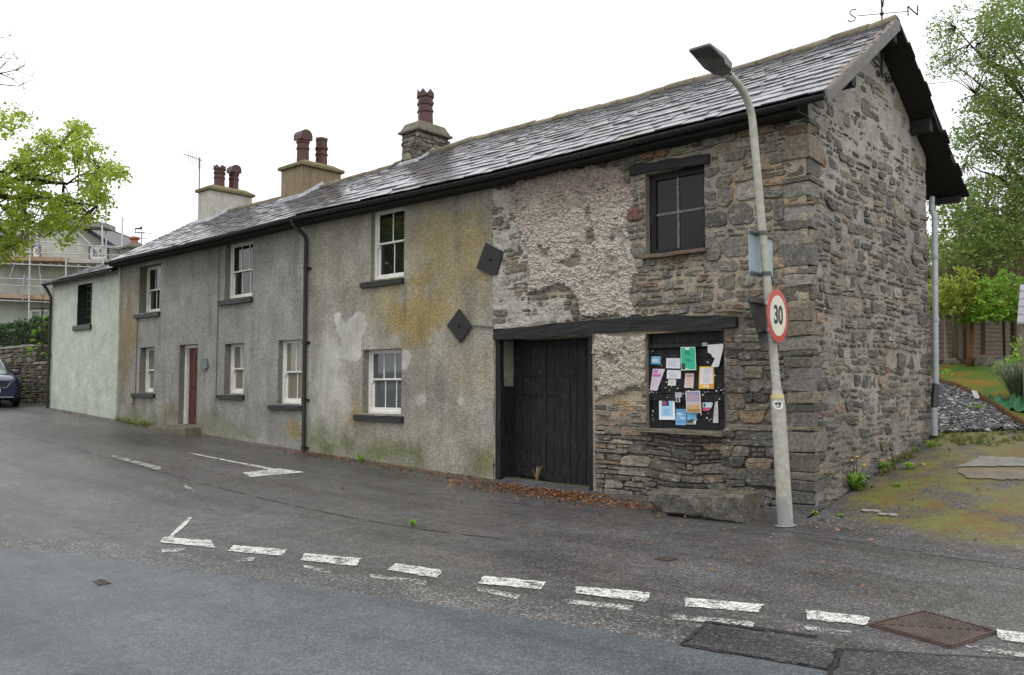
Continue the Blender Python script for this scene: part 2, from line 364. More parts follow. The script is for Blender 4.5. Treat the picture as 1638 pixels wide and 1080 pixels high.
def reveal(mb,a,c,d,e,dep,P,col,bottom=True):
    q=[(a,d),(c,d),(c,e),(a,e)]
    for k in range(4):
        p=q[k]; r=q[(k+1)%4]
        n=max(1,int(abs(p[0]-r[0])+abs(p[1]-r[1]))*3)
        mb.add([P(p[0],p[1],.004),P(r[0],r[1],.004),P(r[0],r[1],-dep),P(p[0],p[1],-dep)],[(0,1,2,3)],col)
def stone(mb,rng,poly,p,b,P,col,tilt=.03,hb=-.03):
    n=len(poly); cu=sum(q[0] for q in poly)/n; cv=sum(q[1] for q in poly)/n
    tu=rng.uniform(-tilt,tilt); tv=rng.uniform(-tilt,tilt)
    vs=[]; 
    def T(u,v,h): return P(u,v,h+tu*(u-cu)+tv*(v-cv))
    for u,v in poly: vs.append(P(u,v,hb))
    for u,v in poly:
        vs.append(T(u,v,p-b*rng.uniform(.8,1.3)))
    for u,v in poly:
        d=math.hypot(u-cu,v-cv)+1e-6; k=max(.3,1-b*rng.uniform(.7,1.5)/d); vs.append(T(cu+(u-cu)*k,cv+(v-cv)*k,p+rng.uniform(-.004,.004)))
    for u,v in poly: 
        k=rng.uniform(.4,.55); vs.append(T(cu+(u-cu)*k,cv+(v-cv)*k,p+rng.uniform(-.006,.008)))
    vs.append(T(cu,cv,p+rng.uniform(-.004,.008)))
    fs=[]
    for r in range(3):
        for i in range(n): fs.append((r*n+i,r*n+(i+1)%n,(r+1)*n+(i+1)%n,(r+1)*n+i))
    for i in range(n): fs.append((3*n+i,3*n+(i+1)%n,4*n))
    mb.add(vs,fs,col)
PAL=[((.155,.15,.135),3),((.2,.19,.167),3),((.245,.227,.192),2.2),((.2,.17,.132),2),((.26,.207,.15),1.1),((.27,.205,.14),.35),((.2,.13,.095),.2),((.115,.112,.106),1.8),((.3,.285,.25),1)]
PALD=[((.115,.112,.102),3),((.15,.143,.125),3),((.18,.165,.135),2),((.19,.155,.115),1),((.22,.165,.11),.35),((.085,.083,.08),1.5)]
PALB=[((.16,.157,.146),3),((.19,.184,.168),3),((.21,.195,.165),1.4),((.24,.2,.15),.4)]
def pick(rng,pal):
    t=rng.uniform(0,sum(w for _,w in pal))
    for c,w_ in pal:
        t-=w_
        if t<=0: break
    k=rng.uniform(.76,1.16); return (c[0]*k*1.0,c[1]*k*.97*rng.uniform(.97,1.03),c[2]*k*.91*rng.uniform(.94,1.06))
def rects(rng,u0,u1,v0,v1,h0,h1,a0,a1,split=.35):
    out=[]; v=v0
    while v<v1-.02:
        h=min(rng.uniform(h0,h1),v1-v) if v1-v>h0*1.3 else v1-v
        u=u0+rng.uniform(-.05,.0)
        while u<u1-.02:
            w_=h*rng.uniform(a0,a1); 
            if u1-(u+w_)<.07: w_=u1-u+rng.uniform(0,.05)
            if h>.1 and rng.random()<split:
                k=rng.uniform(.35,.65); m=rng.uniform(.35,.65)
                out.append((u,u+w_,v,v+h*k))
                if rng.random()<.5: out+= [(u,u+w_*m,v+h*k,v+h),(u+w_*m,u+w_,v+h*k,v+h)]
                else: out.append((u,u+w_,v+h*k,v+h))
            else: out.append((u,u+w_,v,v+h))
            u+=w_
        v+=h
    return out
def poly_of(rng,r,gap,warp,blocks,rd=.35):
    u0,u1,v0,v1=r; 
    for a,c,d,e in blocks:
        if u0<c and u1>a and v0<e and v1>d:
            o=[(u1-a,'u1',a),(c-u0,'u0',c),(v1-d,'v1',d),(e-v0,'v0',e)]; o.sort()
            _,k,val=o[0]
            if k=='u1':u1=val
            elif k=='u0':u0=val
            elif k=='v1':v1=val
            else:v0=val
    W=u1-u0;H=v1-v0
    if W<.035 or H<.025: return None
    u0+=gap*rng.uniform(.3,1);u1-=gap*rng.uniform(.3,1);v0+=gap*rng.uniform(.3,1);v1-=gap*rng.uniform(.3,1)
    W=u1-u0;H=v1-v0; s=min(W,H)
    j=lambda k:rng.uniform(-k,k)
    cn=[(u0+j(.12*W),v0+j(.13*H)),(u1+j(.12*W),v0+j(.13*H)),(u1+j(.12*W),v1+j(.13*H)),(u0+j(.12*W),v1+j(.13*H))]
    pts=[]
    for k in range(4):
        a=cn[k];b=cn[(k+1)%4]; L=math.hypot(b[0]-a[0],b[1]-a[1])+1e-6
        nx=(b[1]-a[1])/L; ny=-(b[0]-a[0])/L; c=min(.4,s*rng.uniform(.08,rd)/L)
        for t in ((c,.5,1-c) if L<.2 else (c,.36,.66,1-c)):
            q=j(.05*s)+(0.03*s if .3<t<.7 else 0)
            pts.append((a[0]+(b[0]-a[0])*t+nx*q,a[1]+(b[1]-a[1])*t+ny*q))
    o=[]
    for u,v in pts:
        if warp:
            wu=.03*float(fbm(u,v,1.3,2,5)); wv=.06*float(fbm(u,v,1.1,2,9)); u+=wu; v+=wv
        for a,c,d,e in blocks:
            if a-.004<u<c+.004 and d-.004<v<e+.004:
                k=min((u-a,0),(c-u,1),(v-d,2),(e-v,3))[1]
                if k==0:u=a-.008
                elif k==1:u=c+.008
                elif k==2:v=d-.008
                else:v=e+.008
        o.append((u,v))
    return o
def quad_on(mb,P,a,c,d,e,h): mb.add([P(a,d,h),P(c,d,h),P(c,e,h),P(a,e,h)],[(0,1,2,3)])
# ------------------------------------------------------------------ houses: shared roof shape
YR=2.4; YE=-.28; YB=5.68
def ipl(tab,x):
    for (a,za),(b,zb) in zip(tab,tab[1:]):
        if x<=b: return za+(zb-za)*(x-a)/(b-a)
    return tab[-1][1]
ZRT=[(-30,6.6),(-19.2,6.6),(-14,6.57),(-10.4,6.62),(-8,6.71),(-4.5,6.66),(-1.2,6.70),(.4,6.79)]
ZET=[(-30,5.0),(-19.2,5.0),(-14,5.0),(-10.4,5.04),(-5,4.99),(.4,5.04)]
def ZR(x): return ipl(ZRT,x)
def ZE(x): return ipl(ZET,x)
def roofz(x,y):
    if y<YR: return ZE(x)+(ZR(x)-ZE(x))*(y-YE)/(YR-YE)
    return ZR(x)+(ZE(x)-.14-ZR(x))*(y-YR)/(YB-YR)
PX=lambda px,py:tuple(pl(px,py,1,0)[[0,2]])
PY=lambda px,py:tuple(pl(px,py,0,0)[[1,2]])
def slates(mb,rng,X0,X1,ze,zr,ye,yr,rows,jag0=0,jag1=0,e0=.27,e1=.13):
    tot=sum(e0+(e1-e0)*i/(rows-1) for i in range(rows)); s=0
    for i in range(rows):
        ex=(e0+(e1-e0)*i/(rows-1))/tot; x=X0-rng.uniform(0,.15)-(jag0*rng.random()); 
        while x<X1-.01:
            wd=rng.uniform(.16,.46)*(1-.35*i/rows); xa=max(x,X0-jag0); xb=min(x+wd,X1)
            if X1-xb<.08: xb=X1
            if xb==X1: xb+=jag1*rng.uniform(-.4,1)
            x+=wd
            if xb-xa<.03: continue
            t=s+rng.gauss(0,.0022+.0015*(X1>0)); 
            if rng.random()<.02: t-=rng.uniform(.01,.03)
            ln=min(2.15*ex,1.004-s)
            xm=(xa+xb)/2; P0=Vector((0,ye,ze(xm))); P1=Vector((0,yr,zr(xm))); d=P1-P0; L=d.length; nrm=Vector((0,-d.z,d.y)).normalized()
            if yr<ye: nrm=-nrm
            th=rng.uniform(.009,.02); lf=rng.uniform(.026,.034); ro=rng.gauss(0,.0018); gp=rng.uniform(.001,.005); sk=rng.gauss(0,.004)
            bb=[];tt=[]
            for (xx,tt_,o,roll) in ((xa+gp,t,lf,-ro),(xb-gp,t+sk/L*2,lf,ro),(xb-gp,t+ln,.004,ro*.4),(xa+gp,t+ln,.004,-ro*.4)):
                xq=min(max(xx,X0),X1); p=Vector((xx,ye,ze(xq)))+(Vector((xx,yr,zr(xq)))-Vector((xx,ye,ze(xq))))*tt_+nrm*(o+roll)
                bb.append(p); tt.append(p+nrm*th)
            k=rng.uniform(.7,1.25); q=rng.random()
            c=(.13*k,.127*k,.138*k) if q<.8 else ((.145*k,.13*k,.135*k) if q<.95 else (.15*k,.13*k,.09*k))
            mb.hexa(bb,tt,c)
        s+=ex
def ridge_caps(mb,rng,X0,X1,zr,yr,w=.17):
    x=X0
    while x<X1-.05:
        L=min(rng.uniform(.4,.62),X1-x); xb=x+L-.006; a=zr(x)+rng.uniform(-.012,.02); b=zr(xb)+rng.uniform(-.012,.02); ww=w*rng.uniform(.85,1.15); t=.05+rng.uniform(0,.02)
        sec=lambda X,Z:[(X,yr-ww,Z-ww*.6+.03),(X,yr-ww,Z-ww*.6+.03+t),(X,yr-ww*.35,Z+.055),(X,yr+ww*.35,Z+.055),(X,yr+ww,Z-ww*.6+.03+t),(X,yr+ww,Z-ww*.6+.03)]
        A=sec(x,a);B=sec(xb,b); mb.add(A+B,[(0,1,2,3,4,5)[::-1],(6,7,8,9,10,11)]+[(i,(i+1)%6,6+(i+1)%6,6+i) for i in range(6)]); x+=L
def roof_for(parent,seed,X0,X1,rows,dz=0,jag0=0,jag1=0,ze=ZE,zr=ZR,ye=YE,yr=YR,yb=YB,zb=None,e0=.27,e1=.13,rear=True):
    rng=random.Random(seed); mb=MB(); f=lambda q:(lambda x:q(x)+dz)
    zb=zb or (lambda x:ze(x)-.14)
    slates(mb,rng,X0,X1,f(ze),f(zr),ye,yr,rows,jag0,jag1,e0,e1)
    if rear: slates(mb,rng,X0,X1,f(zb),f(zr),yb,yr,max(8,rows//2),jag0,jag1,.3,.24)
    roof=mb.build('slate_roof',SLATE,parent)
    dk=MB(); n=8
    xs=[X0+.02+(X1-X0-.05)*i/n for i in range(n+1)]
    for a,b in zip(xs,xs[1:]):
        for (y0,z0,y1,z1) in ((ye+.03,ze,yr,zr),(yr,zr,yb-.03,zb)):
            q=[(a,y0,z0(a)+dz),(b,y0,z0(b)+dz),(b,y1,z1(b)+dz),(a,y1,z1(a)+dz)]
            dk.hexa([(p[0],p[1],p[2]-.065) for p in q],[(p[0],p[1],p[2]-.004) for p in q])
    dk.build('roof_boarding',DARK,parent)
    rc=MB(); ridge_caps(rc,rng,X0-.02,X1,f(zr),yr); rc.build('ridge',RIDGE,parent,bevel=.012)
    return roof
def gutter(parent,X0,X1,ze,y=-.345,dz=-.045,r=.062):
    mb=MB(); n=max(2,int((X1-X0)/.6)); sec=[]
    for i in range(n+1):
        x=X0+(X1-X0)*i/n; z=ze(x)+dz; ring=[(x,y+r*math.cos(PI+PI*k/8),z+r*math.sin(PI+PI*k/8)) for k in range(9)]+[(x,y+(r-.008)*math.cos(-PI*k/8),z+(r-.008)*math.sin(-PI*k/8)) for k in range(9)]
        sec.append(ring)
    vs=[p for s_ in sec for p in s_]; m=18
    fs=[(i*m+k,i*m+(k+1)%m,(i+1)*m+(k+1)%m,(i+1)*m+k) for i in range(n) for k in range(m)]
    for e in (0,n):
        for k in range(8): fs.append((e*m+k,e*m+k+1,e*m+16-k,e*m+17-k))
    mb.add(vs,fs); x=X0+.3
    while x<X1:
        z=ze(x)+dz; mb.box(x-.015,x+.015,y-r-.008,y+.3,z-r-.006,z-r+.004); x+=.9
    return mb.build('gutter',BIRON,parent)
def fascia(parent,X0,X1,ze):
    mb=MB(); n=max(2,int((X1-X0)/1.5))
    for i in range(n):
        a=X0+(X1-X0)*i/n; b=X0+(X1-X0)*(i+1)/n
        mb.hexa([(a,-.275,ze(a)-.15),(b,-.275,ze(b)-.15),(b,-.25,ze(b)-.15),(a,-.25,ze(a)-.15)],[(a,-.275,ze(a)-.01),(b,-.275,ze(b)-.01),(b,-.25,ze(b)-.01),(a,-.25,ze(a)-.01)])
        mb.hexa([(a,-.25,ze(a)-.15),(b,-.25,ze(b)-.15),(b,.02,ze(b)-.15),(a,.02,ze(a)-.15)],[(a,-.25,ze(a)-.13),(b,-.25,ze(b)-.13),(b,.02,ze(b)-.13),(a,.02,ze(a)-.13)])
    return mb.build('fascia',DARK,parent)
def loft(mb,rng,P0,P1,w,h,n=8,jit=.012,taper=1.,round_end=0):
    P0=Vector(P0);P1=Vector(P1); d=(P1-P0).normalized(); up=Vector((0,0,1)) if abs(d.z)<.9 else Vector((0,1,0)); r=d.cross(up).normalized(); u=r.cross(d); vs=[];fs=[]
    for i in range(n+1):
        t=i/n; c=P0.lerp(P1,t); k=1+(taper-1)*t; e=1
        if round_end and t>1-.5/n: e=1-round_end
        a=w/2; b=h/2*k*e
        for (x,y) in ((-a,-b),(a,-b),(a,-b*.2),(a,b*.4),(a,b),(-a,b),(-a,b*.4),(-a,-b*.2)): vs.append(c+r*(x+rng.uniform(-jit,jit)*.5)+u*(y+rng.uniform(-jit,jit)))
    m=8
    fs=[(i*m+k,i*m+(k+1)%m,(i+1)*m+(k+1)%m,(i+1)*m+k) for i in range(n) for k in range(m)]+[tuple(range(m))[::-1],tuple(n*m+k for k in range(m))]
    mb.add(vs,fs)
def window(parent,X0,X1,Z0,Z1,rec,cols,glass,sx0,sx1,split=.5,sh=.1,cols2=None,sillout=.07):
    mb=MB(); y=rec; fw=.055
    def fr(x0,x1,z0,z1,y0,y1,w_,wb=None):
        wb=wb or w_; mb.box(x0,x0+w_,y0,y1,z0,z1); mb.box(x1-w_,x1,y0,y1,z0,z1); mb.box(x0+w_,x1-w_,y0+.001,y1-.001,z1-w_,z1); mb.box(x0+w_,x1-w_,y0+.001,y1-.001,z0,z0+wb)
    fr(X0-.01,X1+.03,Z0-.01,Z1+.02,y,y+.12,fw+.012,.055)
    a=X0+fw;b=X1-fw+.03;zm=Z0+.04+(Z1-Z0-.08)*split
    def sash(z0,z1,yy,c,wb):
        fr(a,b,z0,z1,yy,yy+.035,.04,wb); 
        for i in range(1,c):
            x=a+.04+(b-a-.08)*i/c; mb.box(x-.011,x+.011,yy+.004,yy+.03,z0+.03,z1-.03)
    sash(zm-.02,Z1-.03,y+.025,cols,.035); sash(Z0+.04,zm+.02,y+.063,cols2 or cols,.07)
    for xx in (a+.02,b-.02): mb.box(xx-.022,xx+.018,y+.02,y+.062,zm-.07,zm-.021)
    wo=mb.build('window',WPAINT,parent,bevel=.004)
    gm=MB(); gm.box(a+.02,b-.02,y+.04,y+.046,zm,Z1-.05); gm.box(a+.02,b-.02,y+.078,y+.084,Z0+.07,zm); gm.build('window_pane',glass,wo)
    s=MB(); rng=random.Random(int(X0*100)); loft(s,rng,(sx0,rec/2-sillout/2+.005,Z0-.03-sh/2),(sx1,rec/2-sillout/2+.005,Z0-.03-sh/2),rec+sillout,sh,6,.006); s.build('window_sill',SILL,wo)
    return wo
def pot(mb,c,r,h,kind):
    n=6; rot=PI/6
    pr=[(r*1.08,0),(r*1.08,h*.04),(r*1.0,h*.46),(r*1.13,h*.47),(r*1.13,h*.51),(r*1.0,h*.53),(r*.98,h*.63),(r*1.12,h*.64),(r*1.16,h*.7),(r*1.0,h*.73)]
    if kind=='crown':
        mb.lathe(c,pr+[(r*1.0,h*.82),(r*.7,h*.82)],n,rot=rot)
        for k in range(6):
            a=2*PI*k/6; x=c[0]+r*.93*math.cos(a); y=c[1]+r*.93*math.sin(a); z=c[2]+h*.82
            t=Vector((-math.sin(a),math.cos(a),0))*r*.5; o=Vector((math.cos(a),math.sin(a),0))*r*.12; p=Vector((x,y,z))
            mb.prism([p-t-o,p+t-o,p+t*.9-o+Vector((0,0,h*.08)),p-o+Vector((0,0,h*.18)),p-t*.9-o+Vector((0,0,h*.08))],o*2)
    elif kind=='hood':
        mb.lathe(c,pr,n,rot=rot); q=[]
        for k in range(9): 
            a=PI*k/8; q.append((c[0]-r*1.05,c[1]+r*1.02*math.cos(a),c[2]+h*.77+h*.06+h*.17*math.sin(a)))
        q=[(c[0]-r*1.05,c[1]+r*1.02,c[2]+h*.72)]+q+[(c[0]-r*1.05,c[1]-r*1.02,c[2]+h*.72)]
        mb.prism(q,(r*2.1,0,0))
    elif kind=='plain':
        mb.lathe(c,pr+[(r*.98,h*.9),(r*1.06,h*.92),(r*1.06,h),(r*.8,h)],n,rot=rot)
    else:
        mb.lathe(c,[(r,0),(r*.8,h*.1),(r*.75,h*.7),(r*1.15,h*.78),(r*1.15,h*.95),(r*.8,h),(r*.6,h)],14)
def chimney(parent,pxl,pxc,pxr,pyt,pyb,mat,capm,pots,label,capkind,stoney=False):
    best=None
    for i in range(400):
        X=-22+i*.045
        y0=pl(pxc,pyt,0,X)[1]; y1=pl(pxr,pyt,0,X)[1]; e=abs((y0+y1)/2-YR)
        if best is None or e<best[0]: best=(e,X,y0,y1)
    _,X,y0,y1=best; X0=pl(pxl,pyt,1,y0)[0]; zt=pl(pxc,pyb,1,y0)[2]; zc=pl(pxc,pyt,1,y0)[2]
    if stoney:
        st=MB(); rng=random.Random(31); core=MB()
        st.box(X0+.03,X-.03,y0+.03,y1-.03,5.6,zt,(.14,.13,.11)); 
        for (P,a,b) in ((lambda u,v,h:(u,y0+.02-h,v),X0,X),(lambda u,v,h:(X-.02+h,u,v),y0,y1),(lambda u,v,h:(X0+.02-h,-u,v),-y1,-y0),(lambda u,v,h:(-u,y1-.02+h,v),-X,-X0)):
            for r_ in rects(rng,a,b,5.7,zt,.06,.15,1.2,2.6):
                q=poly_of(rng,r_,.012,False,[])
                if q: stone(st,rng,q,rng.uniform(.005,.03),.015,P,pick(rng,PAL))
        c=st.build('chimney',STONE,parent); tag(c,label)
    else:
        st=MB(); st.box(X0,X,y0,y1,5.5,zt); c=st.build('chimney',mat,parent,bevel=.015); tag(c,label)
    o=.07; cp=MB()
    if capkind=='stone':
        rng=random.Random(3); cp.hexa([(X0-o,y0-o,zt),(X+o,y0-o,zt),(X+o,y1+o,zt),(X0-o,y1+o,zt)],[(X0-o,y0-o,zt+.06),(X+o,y0-o,zt+.06),(X+o,y1+o,zt+.06),(X0-o,y1+o,zt+.06)])
        cp.hexa([(X0-o+.03,y0-o+.03,zt+.061),(X+o-.03,y0-o+.03,zt+.061),(X+o-.03,y1+o-.03,zt+.061),(X0-o+.03,y1+o-.03,zt+.061)],[(X0+.02,y0+.06,zc+.12),(X-.02,y0+.06,zc+.12),(X-.02,y1-.1,zc+.12),(X0+.02,y1-.1,zc+.12)])
    else:
        cp.box(X0-o,X+o,y0-o,y1+o,zt,zt+.09); cp.hexa([(X0-.03,y0-.03,zt+.091),(X+.03,y0-.03,zt+.091),(X+.03,y1+.03,zt+.091),(X0-.03,y1+.03,zt+.091)],[(X0+.1,y0+.15,zt+.19),(X-.1,y0+.15,zt+.19),(X-.1,y1-.15,zt+.19),(X0+.1,y1-.15,zt+.19)])
    cp.build('chimney_cap',capm,c,bevel=.02)
    fl=MB(); xa=X+.012
    for (a,b) in ((y0-.12,YR),(YR,y1)):
        za=roofz(X,a)+.07; zb=roofz(X,b)+.07
        fl.hexa([(X0-.1,a,za-.08),(xa+.1,a,za-.08),(xa+.1,b,zb-.08),(X0-.1,b,zb-.08)],[(X0-.02,a,za+.0),(xa,a,za+.0),(xa,b,zb+.06),(X0-.02,b,zb+.06)])
    fl.build('flashing',LEAD,c)
    Xm=(X+X0)/2
    for (pa,pb,pt,kind) in pots:
        p=pl((pa+pb)/2,pt,0,Xm); dist=(p-CAM)@FH; r=(pb-pa)/2/F*dist*.88; zb=zt+.1
        pm=MB(); pot(pm,(Xm,p[1],zb),r,p[2]-zb,kind); pm.build('chimney_pot',POT,c)
    return c,X0,X,y0,y1,zt
# ------------------------------------------------------------------ stone barn
barn=thing('stone_barn','old rubble stone barn with flaking pink roughcast, tarred door and slate roof','barn',(-2.6,0,.06))
XB=-5.23
OPB=[(-5.2,-3.26,-.3,2.36),(-2.35,-1.16,1.04,2.34),(-2.33,-1.41,3.43,4.57)]
STB=OPB+[(-5.3,-.96,2.31,2.57),(-2.58,-1.31,4.55,4.73),(-5.3,-3.24,-.3,2.4)]
patch=[PX(*p) for p in [(823,311),(832,290),(886,272),(949,268),(996,276),(1008,302),(1012,330),(1004,362),(1012,400),(1020,440),(1008,472),(1014,505),(930,508),(924,475),(906,455),(886,455),(866,466),(845,469),(851,409),(836,371),(818,335)]]
strip=[PX(*p) for p in [(788,300),(823,311),(836,371),(851,409),(845,480),(905,480),(920,510),(786,530)]]
pil=[PX(*p) for p in [(950,538),(1033,538),(1034,575),(1030,612),(1005,622),(955,640)]]
holes=[[PX(*p) for p in q] for q in ([(862,391),(880,398),(878,414),(866,412)],[(896,425),(925,400),(932,412),(930,424),(905,428)],[(940,368),(952,361),(957,380),(950,397),(942,392)],[(938,335),(946,330),(946,356),(940,354)])]
def b_mask(U,V):
    du=.09*fbm(U,V,5,4,2); dv=.08*fbm(U,V,5,4,4)
    m=sst(-.02,.03,sdpoly(patch,U+du,V+dv))
    m=m*sst(-.66,-.5,fbm(U,V,3.6,4,57)+.0*U)
    for h in holes: m=m*(1-sst(-.03,.03,sdpoly(h,U+du*.8,V+dv*.8)))
    s=sst(-.05,.05,sdpoly(strip,U+du,V+dv)+.0)*(1-m)*sst(-.35,.1,fbm(U,V,3.5,4,8)+.12)
    p=sst(-.04,.04,sdpoly(pil,U+du,V+dv))*sst(-.3,.0,fbm(U,V,4,4,12)+.1)
    return m,s,p
def b_low(U,V): return sst(1.25,.95,V)*sst(-3.3,-3.1,U)+.65*sst(-1.3,-1.05,U)*sst(2.7,2.4,V)*(1-sst(1.25,.95,V))
def bh(U,V):
    m,s,p=b_mask(U,V); lo=np.clip(b_low(U,V),0,1)
    base=-.004+.02*fbm(U,V,5,4,3)-.042*lo
    knob=.05*(np.abs(fbm(U,V,17,3,21)))**.8+.022*fbm(U,V,8,3,5)
    return base+m*(.038+knob*1.0)+s*(.022+.014*fbm(U,V,24,3,6))+p*(.03+.8*knob)
def lerp3(a,b,t): return np.array(a)[None,None,:]*(1-t[...,None])+np.array(b)[None,None,:]*t[...,None] if np.ndim(a)==1 else a*(1-t[...,None])+np.array(b)[None,None,:]*t[...,None]
def bc(U,V,H):
    m,s,p=b_mask(U,V); lo=np.clip(b_low(U,V),0,1)
    c=lerp3((.38,.32,.235),(.31,.28,.235),sst(-.3,.3,fbm(U,V,1.2,4,14)))
    c=lerp3(c,(.36,.25,.11),.6*sst(.1,.4,fbm(U,V,2.4,4,17))*sst(-1.8,-1.2,U))
    c=lerp3(c,(.11,.1,.088),lo); c=lerp3(c,(.43,.415,.375),s); c=lerp3(c,(.42,.37,.3),p)
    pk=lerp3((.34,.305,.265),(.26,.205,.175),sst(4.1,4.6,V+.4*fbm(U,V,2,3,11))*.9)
    pk=lerp3(pk,(.46,.40,.335),sst(-.1,.4,fbm(U,V,5,3,19)))
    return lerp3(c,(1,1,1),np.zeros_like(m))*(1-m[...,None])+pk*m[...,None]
mb=MB()
wall_grid(mb,lines(XB,-.03,.0175,[a for o in OPB for a in o[:2]]),lines(-.3,5.12,.0175,[a for o in OPB for a in o[2:]]),OPB,bh,bc,PF)
for o,dp,c in ((OPB[0],.5,(.36,.33,.28)),(OPB[1],.2,(.25,.22,.18)),(OPB[2],.25,(.25,.22,.18))): reveal(mb,*o,dp,PF,c)
mb.build('facade_wall',MORTAR,barn,smooth=True)
def nodules(u0,u1,v0,v1,n,mf,colf,seed):
    r=random.Random(seed); U=np.array([[r.uniform(u0,u1) for _ in range(n)]]); V=np.array([[r.uniform(v0,v1) for _ in range(n)]]); M=mf(U,V)[0]; H=bh(U,V)[0]; q=MB()
    for i in range(n):
        if M[i]<.55: continue
        u=U[0,i];v=V[0,i];h=H[i]; s=.007+.017*r.random()**1.4; rt=r.uniform(0,6); pk=r.uniform(.5,1.1)*s
        vs=[];
        for k in range(5): a=rt+k*1.2566; w_=s*r.uniform(.8,1.25); vs.append((u+math.cos(a)*w_,-(h-.006),v+math.sin(a)*w_*.85))
        for k in range(5): a=rt+k*1.2566; w_=s*r.uniform(.6,.85); vs.append((u+math.cos(a)*w_,-(h+pk*.65),v+math.sin(a)*w_*.85))
        vs.append((u,-(h+pk),v)); q.add(vs,[(k,(k+1)%5,5+(k+1)%5,5+k) for k in range(5)]+[(5+k,5+(k+1)%5,10) for k in range(5)],colf(r,u,v))
    return q
def pinkc(r,u,v):
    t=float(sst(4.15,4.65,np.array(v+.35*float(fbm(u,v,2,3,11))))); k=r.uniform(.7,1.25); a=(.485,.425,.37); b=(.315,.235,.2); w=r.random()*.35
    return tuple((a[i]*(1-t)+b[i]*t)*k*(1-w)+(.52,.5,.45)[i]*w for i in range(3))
NOD=G('roughcast_nodule'); NODM=NOD.fin(NOD.mix(1,NOD.col(),NOD.ramp(NOD.noise(60,4,.7),[(.3,.7),(.7,1.25)]),'MULTIPLY'),.85,NOD.bump(NOD.noise(140,2),.4,.004),.25)
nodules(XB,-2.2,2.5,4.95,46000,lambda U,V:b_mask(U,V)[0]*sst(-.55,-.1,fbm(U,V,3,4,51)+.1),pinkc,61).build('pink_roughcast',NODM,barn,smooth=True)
nodules(-3.3,-2.3,1.5,2.4,9000,lambda U,V:b_mask(U,V)[2],lambda r,u,v:(lambda k:(.44*k,.39*k,.32*k))(r.uniform(.7,1.2)),62).build('pillar_roughcast',NODM,barn,smooth=True)
rng=random.Random(11); sm=MB()
zones=[(XB,-2.6,2.56,5.1,.07,.2,1.1,2.6,'a'),(-2.62,-1.33,2.56,3.45,.08,.2,1.0,2.2,'b'),(-2.62,-2.3,3.4,4.6,.14,.27,.9,1.6,'b'),(-2.75,-1.25,4.55,5.1,.08,.2,1.1,2.6,'b'),(-1.42,-.3,2.5,5.1,.1,.28,.9,2.3,'b'),
  (-3.26,-2.33,-.2,1.75,.07,.16,1.6,4.5,'c'),(-2.36,-1.1,-.2,1.04,.045,.15,1.6,3.6,'d'),(-1.18,-.3,-.2,2.5,.12,.26,1.1,2.4,'e')]
for (u0,u1,v0,v1,h0,h1,a0,a1,k) in zones:
    for r_ in rects(rng,u0,u1,v0,v1,h0,h1,a0,a1,.5 if k in 'bce' else .3):
        q=poly_of(rng,r_,.026 if k in 'ab' else .013,k!='c',STB)
        if not q: continue
        cu=sum(x for x,_ in q)/len(q); cv=sum(x for _,x in q)/len(q)
        m,s,p=b_mask(np.array([[cu]]),np.array([[cv]]))
        if m[0,0]>.5: continue
        pr=rng.uniform(.0,.028) if k in 'ab' else rng.uniform(-.02,.02)
        col=pick(rng,PAL if k in 'abc' else PALD)
        if k=='c' and rng.random()<.25 and 1<cv<1.7: col=(.34,.24,.13)
        if k=='b' and cu>-1.4 and rng.random()<.08: col=(.3,.2,.12)
        stone(sm,rng,q,pr+(.012 if k=='b' and rng.random()<.3 else 0),.01 if k!='e' else .013,PF,col,.05)
for pq,c in (([(1004,335),(1012,330),(1024,333),(1025,352),(1010,355),(1005,348)],(.17,.08,.058)),([(1022,247),(1034,238),(1046,243),(1046,252),(1030,256)],(.33,.19,.11)),([(1048,242),(1066,236),(1070,244),(1062,252),(1050,251)],(.3,.17,.1))):
    stone(sm,rng,[PX(*p) for p in pq][::-1],.045,.02,PF,c)
sm.build('facade_stonework',STONE,barn)
PALG=PAL+[((.1,.096,.09),3),((.14,.125,.105),2),((.085,.085,.085),1.5)]
# gable
gclip=lambda u:roofz(0,u)-.07
def gh(U,V): return -.013+.017*fbm(U,V,4.5,4,33)+.009*fbm(U,V,20,3,35)+.012*sst(4.4,5.4,V)
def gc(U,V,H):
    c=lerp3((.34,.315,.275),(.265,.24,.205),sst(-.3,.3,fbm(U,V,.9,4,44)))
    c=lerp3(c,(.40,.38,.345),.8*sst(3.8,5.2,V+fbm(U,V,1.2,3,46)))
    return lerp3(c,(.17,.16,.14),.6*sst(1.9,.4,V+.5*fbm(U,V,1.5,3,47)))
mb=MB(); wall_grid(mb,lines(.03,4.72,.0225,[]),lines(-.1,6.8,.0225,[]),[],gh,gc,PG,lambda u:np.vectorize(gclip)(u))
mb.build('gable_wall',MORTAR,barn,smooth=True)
sm=MB(); rng=random.Random(21)
for r_ in rects(rng,.14,4.72,.0,6.6,.07,.24,1.0,2.3,.5):
    cu=(r_[0]+r_[1])/2; cv=(r_[2]+r_[3])/2
    if cv>gclip(cu)-.12 or rng.random()<(.04+.25*max(0,min(1,(cv-4.6)/1.5))): continue
    q=poly_of(rng,(r_[0],min(r_[1],4.71),r_[2],r_[3]),.028,True,[],.34)
    if q: stone(sm,rng,q,rng.uniform(-.016,.018)-.004*(cv>4.5),.01,PG,pick(rng,PALG),.07)
sm.build('gable_stonework',STONE,barn)
qm=MB(); z=-.1; k=0
